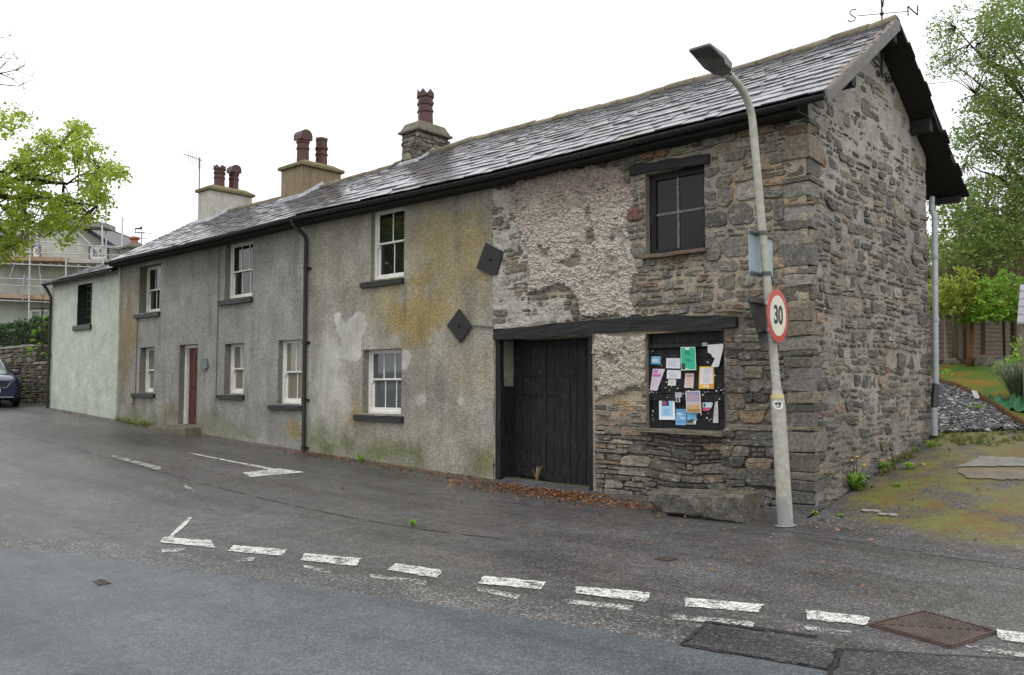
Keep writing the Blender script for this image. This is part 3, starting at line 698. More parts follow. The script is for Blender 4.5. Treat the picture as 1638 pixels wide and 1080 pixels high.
while z<5.0:
    h=min(rng.choice([.06,.08,.1,.13,.16,.2,.24,.28])*rng.uniform(.9,1.1),5.06-z); a,b=((rng.uniform(.32,.5),rng.uniform(.1,.28)) if rng.random()<.55 else (rng.uniform(.3,.36),rng.uniform(.28,.5)))
    if z<.9: a*=1.25
    if k in (4,11): a,b=.34,.3
    j=lambda s=.016:rng.uniform(-s,s); p=rng.uniform(-.004,.016); gp=rng.uniform(.003,.009)
    c=pick(rng,PALB if h>.15 else PAL); k_=rng.uniform(.7,1.25); c=tuple(x*k_ for x in c)
    bt=[(-a+j(),-p+j(),z+gp+j()),(p+j(),-p+j(),z+gp+j()),(p+j(),b+j(),z+gp+j()),(-a+j(),b,z+gp)]
    qm.hexa(bt,[(x+j(),y+j(),z+h-gp+j()) for x,y,_ in bt],c); z+=h;k+=1
qm.build('corner_stones',STONE,barn,bevel=.009)
mb=MB(); mb.box(XB,-.02,4.62,4.7,-.2,4.95,(.27,.26,.23)); mb.build('rear_wall',MORTAR,barn)
# timber
tm=MB(); rng=random.Random(5); a=PX(792,536);b=PX(1010,519);c=PX(1179,515)
loft(tm,rng,(a[0],.14,a[1]),(b[0],.14,b[1]),.38,.185,9,.012,1.0); loft(tm,rng,(b[0]-.02,.15,b[1]+.005),(c[0],.15,c[1]),.39,.2,7,.013,.95,.25); tm.build('lintel_beam',BEAM,barn)
tm=MB(); a=PX(1009,273);b=PX(1136,254); loft(tm,rng,(a[0],.1,a[1]),(b[0],.1,b[1]),.28,.135,6,.012); tm.build('window_lintel',BEAM,barn)
tm=MB(); loft(tm,rng,(-5.17,.06,-.15),(-5.19,.06,2.38),.16,.09,7,.01); tm.build('door_post',BWOOD,barn); tm=MB(); loft(tm,rng,(-3.285,.05,-.15),(-3.29,.05,2.38),.14,.055,7,.006); tm.build('door_post',BWOOD,barn)
# barn door: vertical boards set back in the opening
dm=MB(); x=-5.18; DY=.42
while x<-3.27:
    wd=min(rng.uniform(.13,.2),-3.265-x); dm.box(x+.003,x+wd-.003,DY+rng.uniform(0,.012),DY+.05,.02 if x>-4.9 else .04,2.4); x+=wd
dm.box(-5.0,-3.9,DY-.012,DY+.002,1.78,1.8); dm.box(-5.1,-4.3,DY-.012,DY+.002,1.48,1.492)
dm.hexa([(-5.0,DY-.03,.2),(-4.1,DY-.03,.12),(-4.1,DY,.12),(-5.0,DY,.2)],[(-5.0,DY-.03,.3),(-4.1,DY-.03,.21),(-4.1,DY,.21),(-5.0,DY,.3)])
dm.box(-4.02,-4.0,DY-.008,DY,.1,1.6)
do=dm.build('barn_door',BWOOD,barn,bevel=.004); tag(do,'black tarred double door of wide vertical boards')
hm=MB(); hm.tube([(-3.6,DY-.03,1.18),(-3.6,DY-.03,1.3)],.012); hm.box(-3.63,-3.57,DY-.012,DY,1.15,1.33); hm.build('door_latch',BIRON,do)
rv=MB(); rv.box(-5.192,-5.16,.17,DY,-.1,1.62); rv.build('door_lining',BWOOD,barn,bevel=.004)
th=MB(); th.hexa([(-5.25,-.02,-.2),(-3.2,-.42,-.2),(-3.1,-.3,-.2),(-3.2,.5,-.2)],[(-5.25,-.02,.075),(-3.2,-.42,.0),(-3.1,-.3,.02),(-3.2,.5,.07)]); th.hexa([(-5.25,.0,-.2),(-3.2,.52,-.2),(-3.2,.6,-.2),(-5.25,.6,-.2)],[(-5.25,.0,.08),(-3.2,.52,.075),(-3.2,.6,.075),(-5.25,.6,.08)]); th.build('door_threshold',CONC,barn)
# upper window
wm=MB(); X0,X1,Z0,Z1=OPB[2]; y=.1
wm.box(X0,X0+.1,y,y+.1,Z0,Z1); wm.box(X1-.07,X1,y,y+.1,Z0,Z1); wm.box(X0+.1,X1-.07,y+.002,y+.098,Z1-.09,Z1); wm.box(X0+.1,X1-.07,y-.02,y+.098,Z0,Z0+.07)
wo=wm.build('window',BWOOD,barn,bevel=.006); tag(wo,'black four pane barn window with dusty glass')
wm=MB(); xm=-1.885; zm=4.0; wm.box(xm-.018,xm+.018,y+.02,y+.06,Z0+.07,Z1-.09); wm.box(X0+.1,X1-.07,y+.022,y+.058,zm-.017,zm+.017); wm.build('glazing_bar',m_simple('worn_grey_bar',(.05,.05,.05),(.2,.19,.18),18,.6,.2),wo)
gm=MB(); gm.box(X0+.08,X1-.05,y+.035,y+.045,Z0+.05,Z1-.07); gm.build('window_pane',GLASSB,wo)
sl=MB(); loft(sl,rng,(X0-.05,.0,Z0-.03),(X1+.05,.0,Z0-.03),.2,.05,5,.008); sl.build('window_sill',m_simple('brown_sill_stone',(.1,.07,.05),(.18,.13,.095),8,.8,.4,.01),wo)
# notice board shutter
nb=MB(); X0,X1,Z0,Z1=OPB[1]; BY=.1
zz=[1.04,1.2,1.36,1.56,1.78,1.99,2.17,2.34]
for i,(a,b) in enumerate(zip(zz,zz[1:])): nb.box(X0+.0,X1,BY+.006*(i%2)*0+rng.uniform(0,.004),BY+.05,a+.002,b-.002)
nb.box(X0,X0+.03,BY-.03,BY,Z0,Z1); nb.box(X1-.035,X1,BY-.03,BY,Z0,Z1)
nb.hexa([(X0,BY-.05,2.14),(X1,BY-.05,2.14),(X1,BY,2.12),(X0,BY,2.12)],[(X0,BY-.045,2.19),(X1,BY-.045,2.19),(X1,BY,2.205),(X0,BY,2.205)])
nb.box(X0+.005,X1-.1,BY-.035,BY,1.52,1.545); nb.box(X0+.005,X1-.02,BY-.028,BY,1.42,1.515)
no=nb.build('notice_board',BWOOD,barn,bevel=.005); tag(no,'black boarded shutter used as a notice board')
sc_m=MB(); rng=random.Random(77)
for _ in range(95):
    px=rng.uniform(1036,1158); py=rng.choice([rng.uniform(560,622),rng.uniform(618,685),rng.uniform(618,632)]); c=pl(px,py,1,BY-.036 if 618<py<642 else BY-.004); s=rng.uniform(.004,.011)
    a=rng.uniform(0,PI); dx=Vector((math.cos(a),0,math.sin(a)))*s; dz=Vector((-math.sin(a),0,math.cos(a)))*s*rng.uniform(.5,1.6); c=Vector(c)
    sc_m.prism([c-dx-dz,c+dx-dz*.6,c+dx*.7+dz,c-dx*.4+dz],(0,.003,0))
sc_m.build('paper_scraps',flat((.6,.6,.58)),no)
hm=MB(); c=pl(1085,632,1,BY-.05); hm.box(c[0]-.05,c[0]+.05,BY-.05,BY-.03,c[2]-.03,c[2]+.035); hm.tube([(c[0]-.02,BY-.06,c[2]-.03),(c[0]-.025,BY-.06,c[2]-.09),(c[0]+.025,BY-.06,c[2]-.09),(c[0]+.02,BY-.06,c[2]-.03)],.012); hm.build('padlock_hasp',GALV,no)
sl=MB(); loft(sl,rng,(-2.46,.02,1.02),(-1.15,.02,1.01),.28,.05,7,.01); so=sl.build('notice_board_sill',CAPG,barn)
# gable roof parts
rg=roof_for(barn,3,XB,.34,17,0,0,.03,e0=.25,e1=.125)
gutter(barn,XB-.05,.36,ZE); fascia(barn,XB,-.0,ZE)
bm=MB()
za=lambda y:roofz(.35,y)
bm.hexa([(.335,YE-.02,za(YE)-.15),(.375,YE-.02,za(YE)-.15),(.375,YR,za(YR)-.16),(.335,YR,za(YR)-.16)],[(.335,YE-.02,za(YE)+.0),(.375,YE-.02,za(YE)+.0),(.375,YR,za(YR)-.0),(.335,YR,za(YR)-.0)])
bm.build('barge_board',GREYW,barn,bevel=.006)
vm=MB(); rng=random.Random(8); n=14
for i in range(n):
    y0=YE+(YR-.12-YE)*i/n; y1=YE+(YR-.12-YE)*(i+1)/n-.004; t=rng.uniform(.03,.045); xw=.29+rng.uniform(-.05,.02)
    vm.hexa([(xw,y0,za(y0)+.0),(.37,y0,za(y0)+.0),(.37,y1,za(y1)+.0),(xw,y1,za(y1)+.0)],[(xw+.03,y0,za(y0)+t+.025),(.365,y0,za(y0)+t),(.365,y1,za(y1)+t),(xw+.03,y1,za(y1)+t+.025)])
vm.build('verge_fillet',m_sooty('verge_mortar',(.15,.125,.11),(.24,.2,.175),(.09,.08,.07)),barn,bevel=.006)
for yy in (.75,2.4,4.0): 
    pm=MB(); zc=roofz(.1,yy)-.2; pm.box(-.3,.3,yy-.07,yy+.07,zc-.1,zc+.1); pm.build('purlin',DARK,barn)
pm=MB()
for i in range(14):
    y0=YR+.08+(YB-YR-.1)*i/14; t=rng.uniform(.0,.085); pm.hexa([(.02,y0,za(y0)-.1),(.345+t,y0,za(y0)-.1),(.345+t,y0+.24,za(y0+.24)-.1),(.02,y0+.24,za(y0+.24)-.1)],[(.02,y0,za(y0)-.07),(.345+t,y0,za(y0)-.06),(.345+t,y0+.24,za(y0+.24)-.06),(.02,y0+.24,za(y0+.24)-.07)])
pm.build('verge_boarding',DARK,barn); pm=MB(); pm.box(-.2,.3,YB-.12,YB-.0,za(YB)-.17,za(YB)-.07); pm.build('rear_gutter',BIRON,barn)
lm=MB(); rr=.014
def gy(px,py): q=pl(px,py,0,.03); return tuple(q)
lm.tube([gy(1411,82),gy(1411,122)],.02); lm.tube([gy(1403,113),gy(1406,122),gy(1409,114),gy(1412,124)],rr); lm.tube([gy(1418,100),gy(1422,106),gy(1427,112)],rr); lm.tube([gy(1415,118),gy(1418,126),gy(1424,132),gy(1427,129),gy(1425,124),gy(1421,124)],rr); lm.tube([gy(1396,96),gy(1402,104),gy(1408,107)],rr); lm.tube([gy(1416,92),gy(1421,90),gy(1424,94)],rr)
lm.build('iron_lettering',BIRON,barn)
# iron letters and pipe on the rear corner
pp=MB(); pts=[(.03,4.9,4.75),(.03,4.9,4.55),(.1,4.8,4.35)]; 
A=pl(1495,345,0,.1); Bp=pl(1497,615,0,.1); pts=[(.0,A[1]+.25,A[2]+.35),(.02,A[1]+.12,A[2]+.12),(.1,A[1],A[2]-.02)]+[(.1,Bp[1],Bp[2])]
pp.tube(pts,.045,10)
for t in (.25,.62): pp.tube([(.1,A[1]+(Bp[1]-A[1])*t,A[2]+(Bp[2]-A[2])*t-.03),(.1,A[1]+(Bp[1]-A[1])*t,A[2]+(Bp[2]-A[2])*t+.03)],.056,10)
po=pp.build('drainpipe',PVC,barn,smooth=40); tag(po,'grey plastic rainwater pipe at the rear corner')
C=pl(1494,652,0,.1); D=pl(1495,697,0,.1); q=MB(); q.tube([tuple(Bp),(.1,(Bp[1]+C[1])/2,(Bp[2]+C[2])/2),tuple(C)],.053,10); q.build('pipe_sleeve',BIRON,po,smooth=40)
q=MB(); q.tube([tuple(C),tuple(D)],.05,10); q.build('pipe_foot',PVC,po,smooth=40)
# ------------------------------------------------------------------ roughcast cottages
def cott_cols(U,V,right):
    gr=np.array([zfs(float(x)) for x in U[0]])[None,:]; up=V-gr
    if right:
        c=lerp3((.34,.325,.275),(.29,.275,.225),sst(-.3,.3,fbm(U,V,1.1,4,61)))
    else:
        c=lerp3((.27,.265,.245),(.32,.31,.285),sst(-.3,.3,fbm(U,V,1.0,4,62)))
    alpha=np.ones_like(U)
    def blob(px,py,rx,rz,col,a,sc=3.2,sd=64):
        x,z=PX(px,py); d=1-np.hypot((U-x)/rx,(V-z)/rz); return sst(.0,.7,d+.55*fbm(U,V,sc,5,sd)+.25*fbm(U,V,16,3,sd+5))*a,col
    L=[]
    och=(.30,.225,.085)
    if right:
        L+=[blob(668,500,1.1,.85,och,.9),blob(700,400,1.3,1.0,och,.5),blob(735,440,1.4,1.4,(.3,.24,.12),.5),blob(765,380,.5,.9,och,.35),blob(560,660,.7,.5,(.33,.23,.1),.75),blob(760,590,.9,.8,(.32,.26,.15),.45),blob(620,480,.9,.6,och,.5)]
        L+=[blob(528,635,1.0,1.3,(.44,.43,.39),.95,2.6,66),blob(518,585,.75,.75,(.47,.46,.42),.95,3,67),blob(672,640,.22,.18,(.5,.48,.43),.8),blob(737,641,.12,.1,(.5,.48,.43),.8),blob(505,570,.35,1.8,(.24,.23,.2),.6)]
    else:
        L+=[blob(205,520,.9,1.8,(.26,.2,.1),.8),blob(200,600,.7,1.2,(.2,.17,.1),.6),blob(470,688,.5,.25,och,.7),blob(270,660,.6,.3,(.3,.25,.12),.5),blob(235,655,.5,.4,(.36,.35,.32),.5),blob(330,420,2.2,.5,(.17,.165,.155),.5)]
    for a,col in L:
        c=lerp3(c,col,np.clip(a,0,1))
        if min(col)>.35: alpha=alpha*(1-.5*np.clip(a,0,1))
    if right:
        pal=[[(535,501),(545,498),(554,516),(567,498),(586,502),(587,523),(579,542),(579,564),(567,580),(535,573),(532,554),(548,548),(538,529)],[(642,559),(652,559),(658,576),(652,590),(642,591)],[(498,702),(505,707),(504,718),(499,718)],[(508,575),(532,582),(545,608),(538,636),(526,655),(510,645),(503,610)]]
        for i,pg in enumerate(pal):
            m=sst(-.01,.02,sdpoly([PX(*p) for p in pg],U+.1*fbm(U,V,6,5,71),V+.1*fbm(U,V,6,5,72)))*(1 if i<3 else .45); c=lerp3(c,lerp3((.5,.495,.46),(.42,.41,.37),sst(-.3,.3,fbm(U,V,3.5,5,78))),m) if 0 else c*(1-m[...,None])+lerp3((.52,.51,.475),(.42,.41,.37),sst(-.3,.3,fbm(U,V,3.5,5,78)))*m[...,None]; alpha=alpha*(1-.75*m); ed_=np.exp(-((m-.35)/.22)**2)*(m>.03)*(i<3); c=lerp3(c,(.2,.185,.15),.55*ed_)
    gn=sst(.75,.1,up+.5*fbm(U,V,1.6,5,73))*(1 if right else .75)*sst(-.3,.3,fbm(U,V,.8,3,74)+.25); c=lerp3(c,(.15,.165,.065),np.clip(gn*.9,0,1))
    wt=sst(.3,.0,up+.25*fbm(U,V,3,4,75))*.5; c=lerp3(c,(.36,.35,.31),wt)
    dk=sst(.25,.5,fbm(U*1.6,V*.35,2,4,76))*.35; c=lerp3(c,(.14,.135,.12),dk)
    return np.concatenate([c,alpha[...,None]],-1)
def cott_h(U,V):
    return .012*fbm(U,V,1.2,3,81)+.004*fbm(U,V,14,3,82)
def cottage(root,X0,X1,ops,right,recs):
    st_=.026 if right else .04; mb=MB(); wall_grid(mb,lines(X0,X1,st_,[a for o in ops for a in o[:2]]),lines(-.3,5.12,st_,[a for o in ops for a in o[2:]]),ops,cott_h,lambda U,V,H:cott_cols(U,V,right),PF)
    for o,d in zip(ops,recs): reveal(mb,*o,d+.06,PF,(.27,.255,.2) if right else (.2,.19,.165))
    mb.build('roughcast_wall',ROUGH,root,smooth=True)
    r=MB(); r.box(X0,X1,4.6,4.7,-.2,4.95,(.27,.26,.23)); r.build('rear_wall',ROUGH,root)
XC=-10.42; XD=-19.02
def op(l,r,t,b): # opening from pixels: left px, right px, top px at right edge, bottom px at right edge
    a=PX(*l)[0]; x,zt=PX(*t); _,zb=PX(*b); return (a,x,zb,zt)
# right cottage
cr=thing('roughcast_cottage','lichen stained grey and ochre roughcast cottage with peeling pale patches, joined to the stone barn','cottage',(-7.8,0,.15))
o1=(-8.37,-7.43,3.59,4.89); o2=(-8.58,-7.48,1.12,2.30)
cottage(cr,XC,XB,[o1,o2],True,[.09,.14])
window(cr,*o1,.09,2,GLASS,-8.62,-7.42,.53,.1); window(cr,*o2,.14,3,GLASSC,-8.78,-7.4,.54,.11)
roof_for(cr,4,XC,XB-.004,17,-.0,e0=.24,e1=.125); gutter(cr,XC,XB-.06,ZE); fascia(cr,XC,XB-.004,ZE)
for pts,lb in (([(780,389),(808,403),(797,441),(765,430)],'black square iron tie plate set askew on the barn joint'),([(738,494),(757,522),(739,549),(718,521)],'black iron tie plate set as a diamond')):
    q=MB(); P=[PX(*p) for p in pts]; q.prism([(x,-.055,z) for x,z in P][::-1],(0,.025,0)); cx=sum(p[0] for p in P)/4; cz=sum(p[1] for p in P)/4; q.lathe((0,0,0),[(.0,0),(.0,0)],3) if 0 else None
    q.tube([(cx,-.085,cz),(cx,-.03,cz)],.025,6); q.tube([(cx,-.03,cz),(cx,.02,cz)],.02,6); o=q.build('tie_plate',BIRON,cr,bevel=.004); tag(o,lb)
q=MB(); a=PX(757,520);b=PX(790,523); q.tube([(a[0],-.03,a[1]),(b[0],-.03,b[1])],.016,6); q.build('tie_bar',m_simple('grey_cement_line',(.15,.15,.13),(.22,.21,.19)),cr)
# left cottage
cl=thing('roughcast_cottage','plain dark grey roughcast cottage with five sash windows and dark red door','cottage',(-14.7,0,.45))
ops=[(-13.62,-12.46,3.6,4.86),(-17.93,-16.75,3.53,4.75),(-17.81,-17.0,1.475,2.63),(-15.67,-14.79,.72,2.63),(-13.56,-12.74,1.465,2.58),(-11.4,-10.55,1.265,2.59)]
rc=[.13,.19,.16,.16,.15,.11]
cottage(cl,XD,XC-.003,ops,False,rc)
window(cl,*ops[0],rc[0],3,GLASS,-13.83,-12.42); window(cl,*ops[1],rc[1],3,GLASS,-18.12,-16.72); window(cl,*ops[2],rc[2],2,GLASSP,-18.15,-16.9); window(cl,*ops[4],rc[4],2,GLASSP,-13.82,-12.68); window(cl,*ops[5],rc[5],2,GLASSP,-11.68,-10.48)
# door
X0,X1,Z0,Z1=ops[3]; d=MB(); y=.2
fr=MB(); fr.box(X0-.01,X0+.1,.13,.24,Z0,Z1+.02); fr.box(X1-.08,X1+.03,.13,.24,Z0,Z1+.02); fr.box(X0+.1,X1-.08,.131,.239,Z1-.08,Z1+.02); fro=fr.build('door_frame',WPAINT,cl,bevel=.005)
a=X0+.1;b=X1-.08; d.box(a,b,y,y+.045,Z0+.01,Z1-.08); xm=(a+b)/2
for (p,q_) in ((a+.09,xm-.04),(xm+.04,b-.09)):
    for (r_,s_) in ((Z0+.2,Z0+.75),(Z0+.9,Z1-.22)): d.box(p,q_,y-.012,y,r_,s_)
dd=d.build('front_door',RED,cl,bevel=.006); tag(dd,'dark red panelled front door')
h=MB(); h.box(xm-.12,xm+.12,y-.02,y,Z0+.84,Z0+.88); h.build('letter_plate',BIRON,dd); h=MB(); h.tube([(b-.05,y-.07,Z0+.86),(b-.05,y,Z0+.86)],.02); h.build('door_handle',BIRON,dd); h=MB(); h.box(xm-.02,xm+.02,y-.02,y,Z1-.36,Z1-.3); h.build('door_knocker',BIRON,dd)
s=MB(); A=PX(259,684);s.hexa([(-16.4,-.4,.3),(-14.55,-.4,.3),(-14.55,.25,.3),(-16.4,.25,.3)],[(-16.4,-.38,.66),(-14.58,-.38,.655),(-14.58,.25,.72),(-16.4,.25,.72)]); s.build('doorstep',CAPG,cl,bevel=.02)
p=[PX(322,577),PX(326,573),PX(333,574),PX(334,588),PX(330,591),PX(323,590)]; q=MB(); q.prism([(x,-.045,z) for x,z in p],(0,.04,0)); o=q.build('plaque',m_simple('green_slate_plaque',(.09,.12,.11),(.14,.17,.15),10,.4),cl); tag(o,'small green slate plaque beside the red door')
q=MB(); a=PX(213,640); q.box(a[0]-.06,a[0]+.06,-.05,.0,a[1]-.1,a[1]+.1); q.build('meter_box',flat((.3,.22,.14)),cl,bevel=.01)
CBL=m_simple('grey_cable',(.07,.07,.065),(.1,.1,.095))
for (px,pa,pb) in ((221,505,640),(352,385,645)):
    q=MB(); a=PX(px,pa);b=PX(px,pb); q.tube([(a[0],-.018,a[1]),(a[0]-.02,-.018,b[1])],.009,5); q.build('wall_cable',CBL,cl)
roof_for(cl,6,XD-.15,XC-.005,16,-.03,.03,0,e0=.23,e1=.13); gutter(cl,XD-.2,XC-.05,ZE); fascia(cl,XD-.12,XC-.004,ZE)
dp=MB(); xx=-10.36; dp.tube([(xx-.1,-.345,4.92),(xx-.08,-.33,4.86),(xx,-.1,4.66),(xx,-.075,4.55),(xx+.02,-.075,.27),(xx+.02,-.12,.23)],.042,10)
for zc in (4.0,2.5,1.35,.4): dp.tube([(xx+.01,-.075,zc-.03),(xx+.01,-.075,zc+.03)],.052,10); dp.box(xx+.0,xx+.1,-.04,.005,zc-.02,zc+.02)
o=dp.build('downpipe',BIRON,cl,smooth=40); tag(o,'black cast iron downpipe between the two grey cottages')
chimney(cr,643,670,718,199,208,None,CAPG,[(666,695,145,'crown')],'stone chimney stack with one crowned pot','stone',True)
c2=chimney(cl,450,483,546,255,264,CEMB,CAPM,[(473,497,209,'hood'),(503,526,222,'plain')],'brown rendered chimney stack with two pots','cem')
c1=chimney(cl,317,335,404,296,303,CEM,CAPM,[(341,362,265,'crown'),(365,384,265,'hood')],'pale rendered chimney stack with two pots','cem')
# verge of left cottage
v=MB(); v.hexa([(XD-.19,YE,ZE(XD)-.12),(XD-.15,YE,ZE(XD)-.12),(XD-.15,YR,ZR(XD)-.14),(XD-.19,YR,ZR(XD)-.14)],[(XD-.19,YE,ZE(XD)-.01),(XD-.15,YE,ZE(XD)-.01),(XD-.15,YR,ZR(XD)-.03),(XD-.19,YR,ZR(XD)-.03)]); v.build('barge_board',DARK,cl)
v=MB(); v.prism([(XD,0,-.2),(XD,4.6,-.2),(XD,4.6,4.9),(XD,YR,6.4),(XD,0,5.0)],(.1,0,0),(.27,.26,.23)); v.build('end_wall',ROUGH,cl)
# white cottage
cw=thing('painted_cottage','pale green painted low cottage at the far end of the row with one dark window','cottage',(-21.4,0,.8))
wz=PX(86,455)[1]; zew=lambda x:wz+.02; zrw=lambda x:pl(205,410,1,YR)[2]
o1=(-21.86,-20.85,3.4,4.58)
mb=MB(); wall_grid(mb,lines(-23.78,XD-.003,.06,o1[:2]),lines(.2,wz+.1,.06,o1[2:]),[o1],lambda U,V:.03+.012*fbm(U,V,3,3,91),lambda U,V,H:lerp3((.48,.505,.44),(.41,.435,.375),sst(.9,.0,V-1+.5*fbm(U,V,2,4,92))*.4),PF)
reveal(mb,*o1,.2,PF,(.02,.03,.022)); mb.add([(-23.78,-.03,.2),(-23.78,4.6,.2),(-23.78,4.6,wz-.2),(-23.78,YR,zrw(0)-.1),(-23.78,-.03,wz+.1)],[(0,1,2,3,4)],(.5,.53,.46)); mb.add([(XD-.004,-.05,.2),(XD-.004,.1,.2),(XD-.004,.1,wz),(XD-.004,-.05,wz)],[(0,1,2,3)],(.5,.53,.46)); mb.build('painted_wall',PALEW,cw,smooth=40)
wm=MB(); X0,X1,Z0,Z1=o1; wm.box(X0,X0+.05,.13,.2,Z0,Z1); wm.box(X1-.05,X1,.13,.2,Z0,Z1); wm.box(X0+.05,X1-.05,.132,.198,Z1-.05,Z1); wm.box(X0+.05,X1-.05,.132,.198,Z0,Z0+.06)
for i in range(1,4): wm.box(X0+(X1-X0)*i/4-.012,X0+(X1-X0)*i/4+.012,.14,.18,Z0+.05,Z1-.05)
for i in range(1,5): wm.box(X0+.05,X1-.05,.142,.178,Z0+(Z1-Z0)*i/5-.012,Z0+(Z1-Z0)*i/5+.012)
wo=wm.build('window',GREENW,cw); q=MB(); q.box(X0+.03,X1-.03,.165,.17,Z0+.03,Z1-.03); q.build('window_pane',GLASSB,wo)
q=MB(); q.box(X0-.18,X1+.04,-.09,.13,Z0-.15,Z0-.0); q.build('window_sill',GREENW,wo,bevel=.01)
roof_for(cw,9,-23.9,XD-.16,13,0,.03,0,zew,zrw,-.22,YR,4.9,lambda x:wz-.2,.25,.16)
gutter(cw,-23.95,XD-.1,zew,-.27,-.03,.05)
q=MB(); q.tube([(-23.82,-.27,wz-.05),(-23.78,-.2,wz-.16),(-23.72,-.1,wz-.4),(-23.72,-.1,.95)],.045,8); 
for zc in (2.6,1.2): q.tube([(-23.72,-.1,zc-.04),(-23.72,-.1,zc+.04)],.06,8)
q.build('downpipe',BIRON,cw)
p=pl(215,400,1,YR); dist=(p-CAM)@FH; s_=14/F*dist
q=MB(); q.box(p[0]-.3,p[0]+.25,YR-.3,YR+.3,5.2,pl(215,399,1,YR)[2]); co=q.build('chimney',CAPG,cw,bevel=.015)
q=MB(); zc=pl(215,399,1,YR)[2]; q.box(p[0]-.35,p[0]+.3,YR-.35,YR+.35,zc,zc+.07); q.hexa([(p[0]-.3,YR-.3,zc+.071),(p[0]+.25,YR-.3,zc+.071),(p[0]+.25,YR+.3,zc+.071),(p[0]-.3,YR+.3,zc+.071)],[(p[0]-.15,YR-.15,zc+.2),(p[0]+.12,YR-.15,zc+.2),(p[0]+.12,YR+.15,zc+.2),(p[0]-.15,YR+.15,zc+.2)]); q.build('chimney_cap',CAPG,co)
q=MB(); pot(q,(p[0]-.02,YR,zc+.06),.15,pl(215,379,1,YR)[2]-zc-.06,'round'); q.build('chimney_pot',POTR,co,smooth=40)
# ------------------------------------------------------------------ ground, roads, markings (the setting)
def sheet(name,mat,xs,ys,off,keep=None,kind='structure',at=None,cf=None):
    mb=MB(); nx=len(xs)
    for y in ys:
        for x in xs:
            k=cf(x,y) if cf else 1; mb.v.append((x,y,g(x,y)+off*(.3+.7*k))); mb.c.append((k,k,k))
    mb.usec=bool(cf)
    for j in range(len(ys)-1):
        for i in range(nx-1):
            if keep and not keep((xs[i]+xs[i+1])/2,(ys[j]+ys[j+1])/2): continue
            mb.f.append([j*nx+i,j*nx+i+1,(j+1)*nx+i+1,(j+1)*nx+i]); mb.mi.append(0)
    o=mb.build(name,mat,smooth=True); tag(o,kind=kind); return o
def npl(*seg):
    L=[]
    for a,b,n in seg: L+=list(np.linspace(a,b,n+1))[:-1]
    return L+[seg[-1][1]]
sheet('ground',GRASS,npl((-400,-60,12),(-60,-30,20),(-30,12,84),(12,60,24),(60,400,12)),npl((-400,-40,12),(-40,-14,20),(-14,16,60),(16,90,40),(90,400,12)),-.05)
fx=npl((-70,-30,50),(-30,10,160),(10,30,20)); fy=npl((-11,-7,12),(-7,1.2,33))
sheet('forecourt',FORE,fx,fy,0,lambda x,y:y<(.3 if x<.1 else -.2+.0*x))
# carriageway: quad strip from its edge towards and past the camera
edge=[og(*p)[:2] for p in [(0,878),(130,888),(270,908),(400,926),(540,947),(680,966),(820,986),(960,1008),(1090,1032),(1210,1052),(1330,1071)]]
d0=edge[1]-edge[0]; d1=edge[-1]-edge[-4]; d0/=np.hypot(*d0); d1/=np.hypot(*d1)
E=[edge[0]-d0*k for k in (60,40,25,14,7,3)]+edge+[edge[-1]+d1*k for k in (1,2,4,8,16,30)]
def resample(P,st):
    o=[]
    for a,b in zip(P,P[1:]):
        L=np.hypot(*(b-a)); n=max(1,int(L/st))
        for i in range(n): o.append(a+(b-a)*i/n)
    o.append(P[-1]); return o
E=resample(E,.35)
mb=MB(); nrm=np.array([.26,-.965]); W=[0,.3,.8,1.5,2.3,3.2,4.2,5.4,7]
rj=random.Random(2)
for p in E:
    for k,w_ in enumerate(W):
        q=p+nrm*(w_+(rj.uniform(-.02,.02) if k==0 else 0)); mb.v.append((q[0],q[1],g(q[0],q[1])+.006)); mb.c.append((1,1,1))
n=len(W)
for i in range(len(E)-1):
    for k in range(n-1): mb.f.append([i*n+k,i*n+k+1,(i+1)*n+k+1,(i+1)*n+k]); mb.mi.append(0)
tag(mb.build('road',ROADM,smooth=True),kind='structure')
mb=MB(); W2=[0,-.12,-.3,-.5]
for p in E:
    for k,w_ in enumerate(W2):
        q=p+nrm*(w_*(1+.25*float(fbm(p[0],p[1],.8,3,7)))+(rj.uniform(-.03,.03) if k==3 else 0)); mb.v.append((q[0],q[1],g(q[0],q[1])+.0035)); mb.c.append((1,1,1))
for i in range(len(E)-1):
    for k in range(3): mb.f.append([i*4+k,i*4+k+1,(i+1)*4+k+1,(i+1)*4+k]); mb.mi.append(0)
tag(mb.build('road_edge_strip',STRIP,smooth=True),kind='structure')
def pxsheet(name,mats,quads,off,nu=10,nv=4,kind='structure',jit=0,seed=1):
    mb=MB(); r=random.Random(seed)
    for qd in quads:
        mi=0
        if len(qd)==5: mi=qd[4]; qd=qd[:4]
        a,b,c,d=[og(*p)[:2] for p in qd]; base=len(mb.v); L=max(np.hypot(*(b-a)),.1); nu_=max(3,int(L/(.05 if jit else .12)))
        for j in range(nv+1):
            for i in range(nu_+1):
                s=i/nu_;t=j/nv; p=(a*(1-s)+b*s)*(1-t)+(d*(1-s)+c*s)*t
                if jit and (i in(0,nu_) or j in (0,nv)): p=p+np.array([r.uniform(-jit,jit),r.uniform(-jit,jit)])
                mb.v.append((p[0],p[1],g(p[0],p[1])+off)); mb.c.append((1,1,1))
        m=nu_+1
        for j in range(nv):
            for i in range(nu_): mb.f.append([base+j*m+i,base+j*m+i+1,base+(j+1)*m+i+1,base+(j+1)*m+i]); mb.mi.append(mi)
    return tag(mb.build(name,mats,smooth=True),kind=kind)
